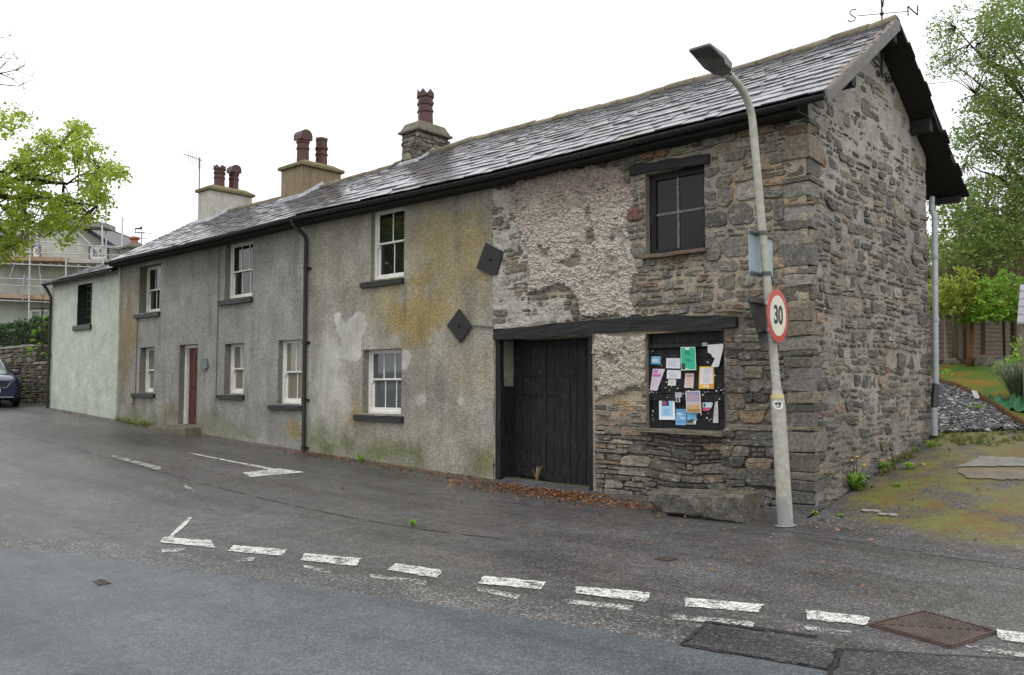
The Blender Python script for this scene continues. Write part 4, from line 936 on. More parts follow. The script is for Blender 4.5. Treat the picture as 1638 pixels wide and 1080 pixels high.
dash=[[(262,862),(338,867),(346,876),(256,867)],[(374,875),(458,882),(450,889),(364,881)],[(490,888),(577,896),(569,905),(480,896)],[(632,904),(707,915),(700,925),(619,911)],[(775,924),(873,934),(866,943),(765,933)],[(922,941),(1042,951),(1034,963),(921,949)],[(1094,959),(1222,970),(1212,980),(1096,970)],[(1288,978),(1390,991),(1384,1000),(1290,991)],[(1593,1010),(1690,1022),(1700,1036),(1600,1024)]]
dash.append([(300,831),(309,830),(270,866),(260,865)])
dash=[[(a[0],a[1]-1.6),(b[0],b[1]-1.6),(c[0],c[1]+1.6),(d[0],d[1]+1.6)] for a,b,c,d in dash]
pxsheet('road_marking',LINE,dash,.009,jit=.012)
pxsheet('faded_road_marking',LINE2,[[(258,880),(296,878),(294,883),(258,885)],[(372,896),(408,893),(404,899),(372,901)],[(484,905),(530,913),(528,919),(486,910)],[(590,919),(684,931),(680,938),(592,925)],[(762,941),(832,953),(828,961),(764,947)],[(898,960),(1014,971),(1008,979),(900,966)],[(1070,984),(1208,996),(1204,1005),(1072,992)],[(1286,1003),(1362,1012),(1360,1019),(1288,1010)],[(1545,1032),(1660,1050),(1660,1058),(1547,1038)],[(180,728),(258,748),(256,754),(178,731)],[(295,776),(312,784),(310,788),(294,780)]],.009)
pxsheet('arrow_road_marking',LINE,[[(294,724),(315,727),(448,752),(442,754)],[(388,757),(445,750),(490,756),(400,764)]],.009,jit=.01)
pxsheet('trench_patch',[PATCHM,TAR],[[(1136,1001),(1340,1040),(1326,1075),(1092,1033),0],[(1348,1043),(1700,1062),(1700,1110),(1336,1090),0],
  [(1130,996),(1137,996),(1095,1034),(1088,1032),1],[(1337,1039),(1350,1041),(1333,1092),(1318,1088),1],[(1136,996),(1310,1019),(1310,1021),(1136,999),1],[(1348,1040),(1700,1060),(1700,1063),(1348,1043),1],[(1090,1032),(1326,1072),(1326,1075),(1088,1035),1]],.0115,nv=6,jit=.012)
mb=MB(); SP=resample([og(*p)[:2] for p in ((-40,668),(10,690),(110,716),(220,745),(330,775),(430,800),(560,828),(680,848),(800,862))],.15); rj=random.Random(8)
for i,p in enumerate(SP):
    w_=.008+.007*rj.random()
    for s_ in (-1,1): q=p+np.array([.25,-.97])*(s_*w_)+np.array([rj.uniform(-.012,.012)]*2); mb.v.append((q[0],q[1],g(q[0],q[1])+.004)); mb.c.append((1,1,1))
for i in range(len(SP)-1):
    if rj.random()<.25: continue
    mb.f.append([2*i,2*i+1,2*i+3,2*i+2]); mb.mi.append(0)
tag(mb.build('tarmac_joint',TAR),kind='structure')
# iron covers
def cover(quad,label,h=.016,bumps=12):
    P=[og(*p) for p in quad]; c=sum(P)/4; root=thing('manhole_cover',label,'manhole cover',tuple(c))
    q=MB(); off=lambda p,z:(p[0],p[1],p[2]+z)
    q.hexa([off(p,-.03) for p in P],[off(p,h) for p in P])
    def bil(s,t): return (P[0]*(1-s)+P[1]*s)*(1-t)+(P[3]*(1-s)+P[2]*s)*t
    fo=q.build('frame',RUST,root); q=MB()
    for i in range(bumps):
        for j in range(bumps):
            s=.06+.88*(i+.5)/bumps; t=.06+.88*(j+.5)/bumps; e=.028*12/bumps*.9
            if abs(s-t)<.03: continue
            q.hexa([off(bil(s-e,t-e),h),off(bil(s+e,t-e),h),off(bil(s+e,t+e),h),off(bil(s-e,t+e),h)],[off(bil(s-e*.6,t-e*.6),h+.01),off(bil(s+e*.6,t-e*.6),h+.01),off(bil(s+e*.6,t+e*.6),h+.01),off(bil(s-e*.6,t+e*.6),h+.01)])
    for a,b in (((.02,.02),(.98,.02)),((.98,.02),(.98,.98)),((.98,.98),(.02,.98)),((.02,.98),(.02,.02)),((.02,.02),(.98,.98))): q.beam(off(bil(*a),h),off(bil(*b),h),.012,.016)
    q.build('cover_pattern',RUST,root)
cover([(1389,1002),(1478,981),(1596,1014),(1522,1039)],'large rusty diamond shaped iron cover beside the end of the dashed line')
cover([(1047,895),(1062,892),(1085,895),(1068,899)],'small rusty iron cover in the tarmac in front of the stone trough',.008,4)
cover([(150,932),(163,929),(177,935),(160,938)],'small reddish iron cover in the blue grey road at far left',.008,4)
# drive, lawn, gravel
sheet('driveway',DRIVE,npl((.05,14,90)),npl((-2.6,7.4,90)),.012,lambda x,y:y>-1.1-.2*x,cf=lambda x,y:float(sst(0,1,np.array((y+.75+.2*x)*1.1+.5*float(fbm(x,y,1.1,4,3)))))*float(sst(-.05,.3,np.array(x+.15*float(fbm(x,y,2,3,8))))))
LE=[og(*p) for p in [(1490,608),(1504,616),(1531,624),(1553,635),(1571,644),(1592,656),(1612,670),(1632,684),(1660,700)]]
def poly_sheet(name,mat,poly,off,st=.25,kind='structure'):
    P=[tuple(p[:2]) for p in poly]; xs=[p[0] for p in P]; ys=[p[1] for p in P]
    X=np.arange(min(xs),max(xs)+st,st); Y=np.arange(min(ys),max(ys)+st,st); 
    U,V=np.meshgrid(X+st/2,Y+st/2); S=sdpoly(P,U,V)
    ok={(i,j) for j in range(len(Y)) for i in range(len(X)) if S[j,i]>-.02}
    return sheet(name,mat,list(X),list(Y),off,lambda x,y:(int((x-X[0])/st),int((y-Y[0])/st)) in ok,kind)
lawn=[p for p in LE]+[og(1760,640),og(1760,583),og(1640,584),og(1490,582)]
poly_sheet('lawn',LAWN,lawn,.02,.2)
gp=[og(1480,606)]+LE[:-1]+[og(1640,690),og(1560,692),og(1494,696),og(1480,660)]
poly_sheet('gravel_bed',CHIP,gp,.018,.15)
rng=random.Random(41); mb=MB(); GP=[tuple(p[:2]) for p in gp]; xs=[p[0] for p in GP]; ys=[p[1] for p in GP]
cnt=0; 
RX=np.array([rng.uniform(min(xs),max(xs)) for _ in range(26000)]); RY=np.array([rng.uniform(min(ys),max(ys)) for _ in range(26000)]); ok=sdpoly(GP,RX,RY)>0
for x,y in list(zip(RX[ok],RY[ok]))[:9000]:
    s=rng.uniform(.025,.06); a=rng.uniform(0,PI); t=Vector((rng.uniform(-.6,.6),rng.uniform(-.6,.6),1)).normalized(); e=Vector((math.cos(a),math.sin(a),0)); e=(e-t*e.dot(t)).normalized(); f=t.cross(e); c=Vector((x,y,g(x,y)+.03+rng.uniform(0,.03))); k=rng.uniform(.4,1.6)
    col=(.04*k,.04*k,.044*k) if rng.random()<.8 else (.3*k,.3*k,.31*k)
    mb.hexa([c-e*s-f*s*.5,c+e*s-f*s*.6,c+e*s*.8+f*s*.5,c-e*s*.7+f*s*.5],[c-e*s*.9-f*s*.4+t*s*.3,c+e*s*.9-f*s*.5+t*s*.3,c+e*s*.7+f*s*.4+t*s*.3,c-e*s*.6+f*s*.4+t*s*.3],col)
q=G('slate_chip'); CHIPC=q.fin(q.col(),.4,q.bump(q.noise(50,3),.3,.006)); o=mb.build('slate_chippings',CHIPC); tag(o,'grey slate chippings spread between the barn and the lawn','gravel',kind='stuff')
pxsheet('concrete_patch',[m_simple('damp_concrete',(.15,.14,.125),(.25,.235,.21),5,.6,.5,.012),m_simple('brown_concrete',(.13,.105,.075),(.2,.165,.12),5,.7,.4,.01)],[[(1568,732),(1700,738),(1700,748),(1530,749),0],[(1530,752),(1700,752),(1700,772),(1548,768),1]],.024,jit=.03,nv=5)
rd=random.Random(6)
poly_sheet('soil_strip',SOIL,[og(1490,583),og(1700,585),og(1700,574),og(1490,573)],.05,.2)
ed=thing('log_edging','curved edging of short upright logs between slate chippings and lawn','garden edging',tuple(LE[3])); 
mb=MB(); EP=resample([p[:2] for p in LE],.075)
for p in EP: mb.tube([(p[0],p[1],g(*p)-.05),(p[0],p[1],g(*p)+rd.uniform(.12,.16))],.035,7)
mb.build('log_edge',POSTW,ed)
def simple(name,mb,mat,label,cat,at=None,group=None,smooth=False,bevel=0,kind=None):
    if at is None: v=np.array(mb.v); at=(v[:,0].mean(),v[:,1].mean(),v[:,2].min())
    o=mb.build(name,mat,at=at,smooth=smooth,bevel=bevel); return tag(o,label,cat,group,kind)
p=og(1563,645); mb=MB(); c=Vector(p); e=Vector(RT); mb.hexa([c-e*.05+Vector((0,0,.1)),c+e*.06+Vector((0,0,.08)),c+e*.06+Vector((.0,.01,.08)),c-e*.05+Vector((0,.01,.1))],[c-e*.07+Vector((-.03,0,.25)),c+e*.03+Vector((-.03,0,.23)),c+e*.03+Vector((-.03,.01,.23)),c-e*.07+Vector((-.03,.01,.25))])
simple('plant_label',mb,flat((.8,.8,.78)),'small white plant label standing at the log edging','label')
# green netting
mb=MB(); rr=random.Random(4); A=[og(1578,650),og(1600,655),og(1640,664),og(1690,668)]; B=[og(1590,642),og(1612,645),og(1640,630),og(1690,622)]
N=24; M=8
def ip(L,t): 
    f=t*(len(L)-1); i=min(int(f),len(L)-2); return L[i]*(1-(f-i))+L[i+1]*(f-i)
for i in range(N+1):
    for j in range(M+1):
        p=ip(A,i/N)*(1-j/M)+ip(B,i/N)*j/M; h=.04+.14*math.sin(j/M*PI)*(.6+.4*math.sin(i*.9+j*.7))+.05*math.sin(i*1.7-j*1.3); mb.v.append((p[0],p[1],max(g(p[0],p[1])+.03,p[2]+h))); mb.c.append((1,1,1))
for i in range(N):
    for j in range(M): mb.f.append([i*(M+1)+j,i*(M+1)+j+1,(i+1)*(M+1)+j+1,(i+1)*(M+1)+j]); mb.mi.append(0)
simple('garden_netting',mb,m_simple('green_netting',(.01,.1,.025),(.02,.17,.05),20,.6,.6),'crumpled green netting lying on the mossy lawn','netting',smooth=True)
# ------------------------------------------------------------------ trough
rng=random.Random(9); tr=MB()
x0,x1,yf,yb_=-1.69,-.43,-1.03,-.5; N=16; secs=[]
for i in range(N+1):
    t=i/N; x=x0+(x1-x0)*t; zt=.335+.045*t; zb=.085-.04*t; j=lambda s=.014:rng.uniform(-s,s); e=.05*max(0,1-t*9)+.02*max(0,1-(1-t)*9)
    secs.append([(x+j(),yf+e+j(),zt-.035+j()),(x+j(.006),yf+.03+e+j(),zt+j(.008)),(x+j(.006),yf+.11+j(),zt+j(.008)-.004),(x+j(.006),yf+.13,zt-.03*(.06<t<.94)+j(.005)),(x+j(.006),yb_-.1,zt-.03*(.06<t<.94)+j(.005)),(x+j(.006),yb_-.07,zt+j(.008)),(x+j(),yb_+j(),zt-.02+j()),(x+j(),yb_-.05-e,zb),(x+j()+.07*(t<.05),yf+.1+e,zb-.01),(x+j()+.08*(t<.05)-.04*(t>.97),yf+.03+e+j(),zb+.03+j()),(x+j(.02),yf-.005+e+j(),zt-.13+j(.02))])
vs=[p for s in secs for p in s]; m=11
tr.add(vs,[(i*m+k,i*m+(k+1)%m,(i+1)*m+(k+1)%m,(i+1)*m+k) for i in range(N) for k in range(m)]+[tuple(range(m))[::-1],tuple(N*m+k for k in range(m))])
tt=thing('stone_trough','long low mossy granite trough standing on stones in front of the barn wall','stone trough',((x0+x1)/2,-.77,.03)); tr.build('trough_body',TROUGH,tt,smooth=28)
for (cx,cy,r_) in ((x0+.16,-.9,.09),(x1-.25,-.75,.1),(x0+.22,-.6,.08)):
    q=MB(); q.hexa([(cx-r_,cy-.06,-.05),(cx+r_,cy-.07,-.05),(cx+r_,cy+.06,-.05),(cx-r_,cy+.06,-.05)],[(cx-r_*.7,cy-.05,.1),(cx+r_*.8,cy-.05,.095),(cx+r_*.7,cy+.05,.1),(cx-r_*.8,cy+.05,.1)]); q.build('support_stone',CAPG,tt,bevel=.025)
# ------------------------------------------------------------------ lamp post and signs
P0=og(1257,842); D0=(P0-CAM)@FH; P1=at_d(1244,640,D0); P2=at_d(1204,196,D0)
lp=thing('street_lamp','leaning grey street lamp post with flat lamp head in front of the barn corner','street lamp',tuple(P0))
q=MB(); V_=lambda p:Vector(p)
b=V_(P0);s=V_(P1);t=V_(P2); up=(t-s).normalized()
q.tube([b-up*.2,b,b.lerp(s,.5),s-up*.02],[.083,.083,.081,.078],16); 
pts=[s-up*.03,s+up*.05,s+up*.14]; rad=[.078,.066,.049]
for k in range(1,7): pts.append(s.lerp(t,k/6)); rad.append(.048-.004*k/6)
dr=Vector((-.05,-1,0)).normalized()
for k in range(1,9):
    a=R(80)*k/8; pts.append(t+dr*.5*(1-math.cos(a))+up*.43*math.sin(a)); rad.append(.042)
q.tube(pts,rad,14); po=q.build('pole',STEEL,lp,smooth=50)
q=MB(); f=b.lerp(s,.0); q.tube([b+up*.0,b+up*.33],[.0845,.0838],16,cap=False); q.tube([b+up*.0,b+up*.012],[.0,.12],12); q.build('base_band',m_simple('grey_base_paint',(.24,.24,.24),(.31,.31,.31),9,.6),lp,smooth=50)
q=MB(); q.tube([s+up*.02,s+up*.07],[.074,.066],16,cap=False); q.build('yellow_band',flat((.5,.42,.2)),lp,smooth=50)
# sticker
e=pts[-1]; hd=(pts[-1]-pts[-2]).normalized(); q=MB()
q.tube([e-hd*.02,e+hd*.1],.052,12); q.build('lamp_bracket',m_simple('pale_bracket',(.3,.3,.29),(.42,.42,.4),9,.5),lp,smooth=50)
r_=Vector((1,0,0)); hu=r_.cross(hd).normalized()
if hu.z<0: hu=-hu
q=MB(); e2=e+hd*.06; 
out=[(0,.06),(.07,.065),(.1,.11),(.26,.125),(.3,.13),(.57,.13),(.585,.115)]
def hp(l,w,z): return e2+hd*l+r_*w+hu*z
top=[hp(l,w,.055 if l<.27 else .035) for l,w in out]+[hp(l,-w,.055 if l<.27 else .035) for l,w in out[::-1]]
bot=[hp(l,w,-.03 if l<.3 else .005) for l,w in out]+[hp(l,-w,-.03 if l<.3 else .005) for l,w in out[::-1]]
n=len(top); q.add(bot+top,[tuple(range(n))[::-1],tuple(range(n,2*n))]+[(i,(i+1)%n,n+(i+1)%n,n+i) for i in range(n)]); hdm=q.build('lamp_head',ALU,lp,bevel=.008)
q=MB(); q.hexa([hp(.32,-.1,-.004),hp(.32,.1,-.004),hp(.55,.1,-.004),hp(.55,-.1,-.004)],[hp(.32,-.1,.004),hp(.32,.1,.004),hp(.55,.1,.004),hp(.55,-.1,.004)]); q.build('lamp_lens',m_simple('dark_lens',(.05,.05,.055),(.08,.08,.085),4,.2),hdm)
pr=[Vector(pl(1243,640,1,P0[1]-.0))]; c=b.lerp(s,.965)
dirc=(Vector(CAM)-c); dirc.z=0; dirc.normalize(); rx=Vector((-dirc.y,dirc.x,0)); 
q=MB(); cs=c+dirc*.0-up*.0; vs=[];
for k in range(20): 
    a=2*PI*k/20; x=.055*math.cos(a); z=.055*math.sin(a); vs.append(cs+rx*x+up*z+dirc*(math.sqrt(.083**2-x*x)))
q.add(vs,[tuple(range(20))]); st=q.build('sticker',flat((.75,.75,.73)),lp)
q=MB(); q.col=(1,1,1)
def blob(pts_): q.add([cs+rx*x+up*z+dirc*(math.sqrt(.083**2-x*x)+.002) for x,z in pts_],[tuple(range(len(pts_)))])
blob([(-.035,.01),(-.03,.025),(-.015,.02),(-.01,.03),(-.005,.015),(-.008,-.002),(-.02,-.004)]); blob([(.005,.02),(.02,.02),(.035,.028),(.034,.01),(.03,-.004),(.01,-.002)]); blob([(-.03,-.018),(.03,-.018),(.028,-.024),(-.028,-.024)]); blob([(-.02,-.031),(.02,-.031),(.018,-.036),(-.018,-.036)])
q.build('sticker_drawing',flat((.03,.03,.03)),st)
def pole_at(py): 
    best=min(range(0,1001),key=lambda k:abs(projy(s.lerp(t,k/1000))-py)); return s.lerp(t,best/1000)
def projy(p): r=np.array(p)-CAM; return 540-F*(r@UP)/(r@FW)
WHITE_S=m_simple('sign_white',(.62,.6,.5),(.72,.7,.6),5,.35,.03); RED_S=m_simple('sign_red',(.42,.035,.02),(.52,.05,.03),9,.35,.05); BLK_S=flat((.025,.025,.027)); GRYB=m_simple('sign_back_grey_green',(.055,.065,.06),(.09,.1,.095),7,.5,.1); BLUEB=m_simple('sign_back_pale_blue',(.25,.33,.37),(.36,.43,.45),6,.45,.1)
# 30 sign
pc=pole_at(506); nrm=Vector((math.cos(R(3)),math.sin(R(3)),0)); tx=Vector((-nrm.y,nrm.x,0)); uz=Vector((0,0,1)); c=pc+nrm*.085+tx*(-.0)
s30=thing('speed_limit_sign','round red rimmed 30 speed limit sign on the lamp post','road sign',tuple(c))
def disc(mb,c,r,h0,h1,n=40):
    vs=[c+(tx*math.cos(2*PI*k/n)+uz*math.sin(2*PI*k/n))*r+nrm*h0 for k in range(n)]+[c+(tx*math.cos(2*PI*k/n)+uz*math.sin(2*PI*k/n))*r+nrm*h1 for k in range(n)]
    mb.add(vs,[tuple(range(n))[::-1],tuple(range(n,2*n))]+[(i,(i+1)%n,n+(i+1)%n,n+i) for i in range(n)])
q=MB(); disc(q,c,.3,0,.006); q.build('sign_plate',RED_S,s30)
q=MB(); disc(q,c,.228,.0065,.009); q.build('sign_face',WHITE_S,s30)
def text_mesh(body,size,c,tx,uz,nrm,h,mat,name,parent,bold=.0,sx=1):
    cu=bpy.data.curves.new('t','FONT'); cu.body=body; cu.size=size; cu.align_x='CENTER'; cu.align_y='CENTER'; cu.offset=bold; cu.extrude=.0015
    o=bpy.data.objects.new('t',cu); COL.objects.link(o); dg=bpy.context.evaluated_depsgraph_get(); me=bpy.data.meshes.new_from_object(o.evaluated_get(dg)); bpy.data.objects.remove(o)
    q=MB(); q.add([c+tx*(v.co.x*sx)+uz*v.co.y+nrm*(h+v.co.z) for v in me.vertices],[tuple(p.vertices) for p in me.polygons]); bpy.data.meshes.remove(me); return q.build(name,mat,parent)
text_mesh('30',.285,c,tx,uz,nrm,.011,BLK_S,'sign_digits',s30,.007,.92)
def bracket(mb,pz):
    mb.tube([pz-Vector((0,0,.02)),pz+Vector((0,0,.02))],.06,10)
for y in (485,528): q=MB(); q.beam(pole_at(y)+tx*-.12+nrm*.055,pole_at(y)+tx*.12+nrm*.055,.05,.03); bracket(q,pole_at(y)); q.build('sign_bracket',GALV,s30)
# give way triangle (seen from the back)
pc2=pole_at(507); n2=Vector((-1,.0,0)); c=pc2+n2*.085; ty=Vector((0,1,0))
gw=thing('give_way_sign','inverted triangular sign seen from its dark back on the lamp post','road sign',tuple(c))
z1=pl(1207,474,0,c.x)[2]; z0=pl(1230,562,0,c.x)[2]; hw=.37
q=MB(); q.prism([(c.x,c.y-hw+.03,z1),(c.x,c.y-hw,z1-.03),(c.x,c.y-.03,z0),(c.x,c.y+.03,z0),(c.x,c.y+hw,z1-.03),(c.x,c.y+hw-.03,z1)],(-.008,0,0)); q.build('sign_plate',GRYB,gw)
for (z,h_) in ((z1-.06,.33),(z1-.38,.14)): q=MB(); q.beam((c.x+.02,c.y-h_,z),(c.x+.02,c.y+h_,z),.03,.03); q.build('sign_rail',GRYB,gw)
q=MB(); q.prism([(c.x-.009,c.y-hw+.06,z1-.02),(c.x-.009,c.y,z0+.05),(c.x-.009,c.y+hw-.06,z1-.02)],(-.002,0,0)); q.build('sign_face',RED_S,gw)
q=MB(); q.prism([(c.x-.0115,c.y-hw+.17,z1-.08),(c.x-.0115,c.y,z0+.17),(c.x-.0115,c.y+hw-.17,z1-.08)],(-.002,0,0)); q.build('sign_centre',WHITE_S,gw)
pc3=pole_at(405); c=pc3+Vector((-.085,0,0)); ya=pl(1198,400,0,c.x)[1]; yb=pl(1236,410,0,c.x)[1]; z1=pl(1200,367,0,c.x)[2]; z0=pl(1202,441,0,c.x)[2]
sq=thing('information_sign','small square sign seen from its pale blue back, highest on the lamp post','road sign',tuple(c))
q=MB(); q.box(c.x-.006,c.x,ya,yb,z0,z1); q.build('sign_plate',BLUEB,sq)
for z in (z1-.03,z0+.03):
    q=MB(); q.box(c.x,c.x+.028,ya+.005,yb-.005,z-.015,z+.015); pp_=s.lerp(t,(z-s.z)/(t.z-s.z)); bracket(q,pp_); q.build('sign_rail',GRYB,sq)
# ------------------------------------------------------------------ notices
NBY=.092
def np_(x,y): return (1020+x/6,520+y/6)
cols={}
def notice(quad,col,label,bands=(),lift=(0,0,0,0),y=NBY):
    P=[]
    for (x,yy),l in zip(quad,tuple(lift)+(0,)*20):
        p=pl(*np_(x,yy),1,y-l); P.append(Vector(p))
    if len(quad)!=4:
        q=MB(); q.prism(P[::-1],(0,.002,0)); return simple('notice',q,flat(col),label,'notice',group='notices pinned to the black shutter')
    mats=[flat(col,.5)]; q=MB(); N=6
    def bil(s,t): return (P[0]*(1-s)+P[1]*s)*(1-t)+(P[3]*(1-s)+P[2]*s)*t
    def patch_(s0,t0,s1,t1,off,mi,skew=0):
        q.m=mi; vs=[]
        for j in range(N+1):
            for i in range(N+1):
                s_=s0+(s1-s0)*i/N;t_=t0+(t1-t0)*j/N; p=bil(s_,t_); cur=.004*math.sin(s_*PI*1.1+t_*2)+.006*t_*t_; vs.append((p.x,p.y-off-cur,p.z))
        q.add(vs,[(j*(N+1)+i,(j+1)*(N+1)+i,(j+1)*(N+1)+i+1,j*(N+1)+i+1) for j in range(N) for i in range(N)])
    patch_(0,0,1,1,0,0)
    for k,(s0,t0,s1,t1,c) in enumerate(bands):
        m=flat(c,.5)
        if m not in mats: mats.append(m)
        patch_(s0,t0,s1,t1,.0012*(1+.6*k) if k<3 else .0035+.0001*k,mats.index(m))
    return simple('notice',q,mats,label,'notice',group='notices pinned to the black shutter')
def text(n,a=.12,b=.88,t0=.15,t1=.9,c=(.3,.3,.35),seed=0,h=.35):
    r=random.Random(seed+n); return [(a+r.uniform(0,.1),t0+(t1-t0)*i/n,b-r.uniform(0,.2),t0+(t1-t0)*(i+h)/n,c) for i in range(n)]
W=(.72,.72,.75)
notice([(128,300),(222,302),(220,378),(127,374)],(.12,.4,.62),'small blue and white card at the top left of the black shutter',[(.15,.3,.75,.75,(.6,.65,.7)),(.1,.1,.9,.2,(.3,.55,.7))])
notice([(277,318),(410,318),(408,418),(276,414)],(.7,.7,.75),'blank white card just left of the green poster',text(6,.1,.85,.2,.85,(.55,.55,.62)))
notice([(412,212),(552,210),(563,432),(420,436)],(.55,.7,.62),'large green poster at the top of the black shutter',[(.04,.03,.96,.96,(.03,.4,.24)),(.34,.02,.6,.12,(.7,.75,.72)),(.04,.7,.28,.95,(.03,.03,.04)),(.3,.9,.5,.97,(.5,.6,.55))]+text(5,.25,.8,.16,.35,(.015,.2,.12))+text(3,.3,.75,.5,.66,(.015,.25,.14)),(0,0,.01,.02),NBY-.05)
notice([(672,190),(820,180),(822,215),(812,262),(790,350),(778,398),(740,404),(705,398),(730,345),(742,318),(715,305),(708,282),(672,262)],(.62,.61,.62),'torn grey sheet hanging at the top right of the black shutter',y=NBY-.06)
notice([(145,420),(262,422),(185,632),(122,625)],(.6,.5,.62),'folded pink and purple leaflet hanging crooked at left',[(.1,.05,.5,.2,(.5,.2,.45)),(.08,.24,.8,.36,(.5,.12,.38))]+text(4,.15,.8,.42,.8,(.65,.55,.62)),(0,0,.03,.03))
notice([(283,432),(415,434),(413,516),(282,514)],(.72,.72,.76),'white card under the blank white card',text(5,.1,.8,.15,.9,(.5,.5,.58),3))
notice([(293,522),(367,522),(365,582),(292,580)],(.66,.66,.62),'tiny cream card under the two white cards',text(4,.15,.8,.15,.85,(.48,.48,.45),4))
notice([(458,462),(540,462),(535,604),(450,602)],(.72,.6,.57),'narrow pale pink card below the green poster',[(.15,.12,.85,.26,(.6,.3,.3))]+text(7,.15,.85,.34,.9,(.65,.42,.42),5))
notice([(592,398),(732,398),(732,612),(590,610)],(.75,.5,.08),'white poster with a yellow and orange border',[(.08,.06,.92,.8,(.74,.72,.74)),(.62,.78,.97,.97,(.75,.28,.03)),(.3,.84,.7,.93,(.74,.66,.5))]+text(9,.2,.8,.1,.76,(.6,.5,.55),6))
notice([(205,695),(352,697),(362,910),(210,908)],(.72,.74,.8),'white sheet with a pale blue printed figure at lower left',[(.12,.1,.86,.85,(.33,.56,.74)),(.22,.14,.64,.38,(.05,.04,.08)),(.3,.18,.45,.32,(.5,.06,.12))]+text(5,.25,.75,.5,.8,(.2,.4,.6),7),(0,0,.015,.02),NBY-.01)
notice([(372,806),(468,806),(463,962),(367,958)],(.18,.38,.65),'blue leaflet with white cloud shapes at the bottom',[(.1,.25,.6,.36,(.5,.62,.75)),(.4,.5,.9,.62,(.45,.58,.72)),(.1,.75,.85,.82,(.1,.25,.5)),(.2,.05,.9,.14,(.1,.25,.5))],(0,0,.005,.005),NBY-.012)
notice([(475,842),(563,842),(561,955),(473,955)],(.2,.5,.75),'sky blue leaflet with dark trees under the sunset poster',[(.05,.62,.6,.88,(.03,.05,.05)),(.4,.55,.8,.86,(.04,.07,.08)),(.0,.86,.8,1,(.3,.33,.16)),(.72,.68,1,.9,(.65,.62,.55))])
notice([(460,635),(598,632),(612,845),(472,838)],(.7,.66,.62),'poster with a purple to orange sunset across the middle batten',[(.05,.03,.95,.18,(.24,.25,.42)),(.05,.18,.95,.34,(.42,.26,.36)),(.05,.34,.95,.5,(.3,.28,.42)),(.05,.5,.95,.66,(.5,.42,.42)),(.05,.66,.95,.82,(.52,.3,.12)),(.05,.82,.95,.97,(.34,.17,.05))]+text(9,.15,.85,.1,.9,(.6,.5,.42),8,.2),(0,0,.02,.02),NBY-.03)
notice([(620,740),(720,740),(718,770),(706,800),(680,822),(640,826),(622,822)],(.55,.12,.18),'round cornered card in pale blue and red at lower right',y=NBY)
o=bpy.data.objects[-1] if False else None
q=MB(); P=[Vector(pl(*np_(*p),1,NBY-.004)) for p in [(622,742),(719,742),(716,772),(708,792),(624,794)]]; q.prism(P[::-1],(0,.001,0)); q.m=1
P=[Vector(pl(*np_(*p),1,NBY-.006)) for p in [(634,756),(650,752),(652,772),(640,790),(632,780)]]; q.prism(P[::-1],(0,.001,0))
rc_=[o for o in COL.objects if o.name.startswith('notice') and str(o.get('label','')).startswith('round cornered')][0]
q.build('card_print',[flat((.5,.66,.7)),flat((.05,.05,.06))],rc_)
notice([(745,708),(768,708),(775,940),(725,938)],(.52,.5,.5),'narrow grey strip of paper at the right edge',text(3,.2,.7,.1,.9,(.38,.36,.36),9),(0,.02,.02,0))
notice([(620,170),(668,168),(666,200),(622,202)],(.3,.42,.52),'torn bluish scrap beside the grey torn sheet',[(.1,.4,.9,.6,(.1,.15,.2))],y=NBY-.055)
# ------------------------------------------------------------------ vanes and aerials
mpt=pl(1411,40,1,YR); vt=thing('weather_vane','iron weather vane with S and N letters on the barn ridge','weather vane',tuple(mpt)); Dv=(mpt-CAM)@FH
M=Vector(mpt); q=MB(); q.tube([M-Vector((0,0,.1)),M+Vector((0,0,.75))],.012,7); k=at_d(1411,22,Dv); z=k[2]; q.lathe((M.x,M.y,z-.03),[(.012,0),(.028,.02),(.028,.04),(.012,.06)],8)
q.tube([M+Vector((.01,.015,z-M.z+.1)),M+Vector((.035,0,z-M.z+.25)),M+Vector((.02,0,z-M.z+.4))],.012,6); q.build('mast',BIRON,vt,smooth=40)
u_=Vector((math.cos(R(29)),math.sin(R(29)),0)); c0=Vector((M.x,M.y,z)); sS=None
def alen(px): 
    return min((i*.002 for i in range(-600,600)),key=lambda a:abs(prx(c0+u_*a)-px))
def prx(p): r=np.array(p)-CAM; return 819+F*(r@RT)/(r@FW)
aS=alen(1371); aN=alen(1452); q=MB(); q.tube([c0+u_*aS,c0+u_*aN],.006,6); q.build('arm',BIRON,vt)
def letter(strokes,px0,py0,rad,name):
    a=alen(px0); sc_=Dv/F
    q=MB()
    for st in strokes: q.tube([c0+u_*(a+(x*sc_*1.02))+Vector((0,0,-(y)*sc_)) for x,y in st],rad,6)
    q.build(name,BIRON,vt)
letter([[(6,-10),(3,-11.5),(-2,-10.5),(-4.5,-7),(-3,-3.5),(1,0),(4,3),(3,7),(-2,9),(-5.5,8),(-7.5,5.5)]],1364,26,.0085,'letter_s')
letter([[(-7,8),(-7,-8.5)],[(-7,-8.5),(7,8)],[(7,8),(7,-8.5)]],1460,17,.0105,'letter_n')
# tv aerial on the far chimney
A=pl(318,350,1,1.9); T=pl(319,252,1,1.9); tv=thing('tv_aerial','thin television aerial on a mast beside the pale end chimney','aerial',tuple(A)); A=Vector(A);T=Vector(T)
q=MB(); q.tube([A,T],.018,6); q.build('mast',BIRON,tv)
q=MB(); Dt=(np.array(T)-CAM)@FH; b0=Vector(at_d(293,246,Dt));b1=Vector(at_d(323,257,Dt)); q.tube([b0,b1],.012,5)
for k in range(7):
    p=b0.lerp(b1,.28+.11*k); q.tube([p+Vector((0,0,.2)),p-Vector((0,0,.26))],.006,4)
q.build('aerial_rods',BIRON,tv)
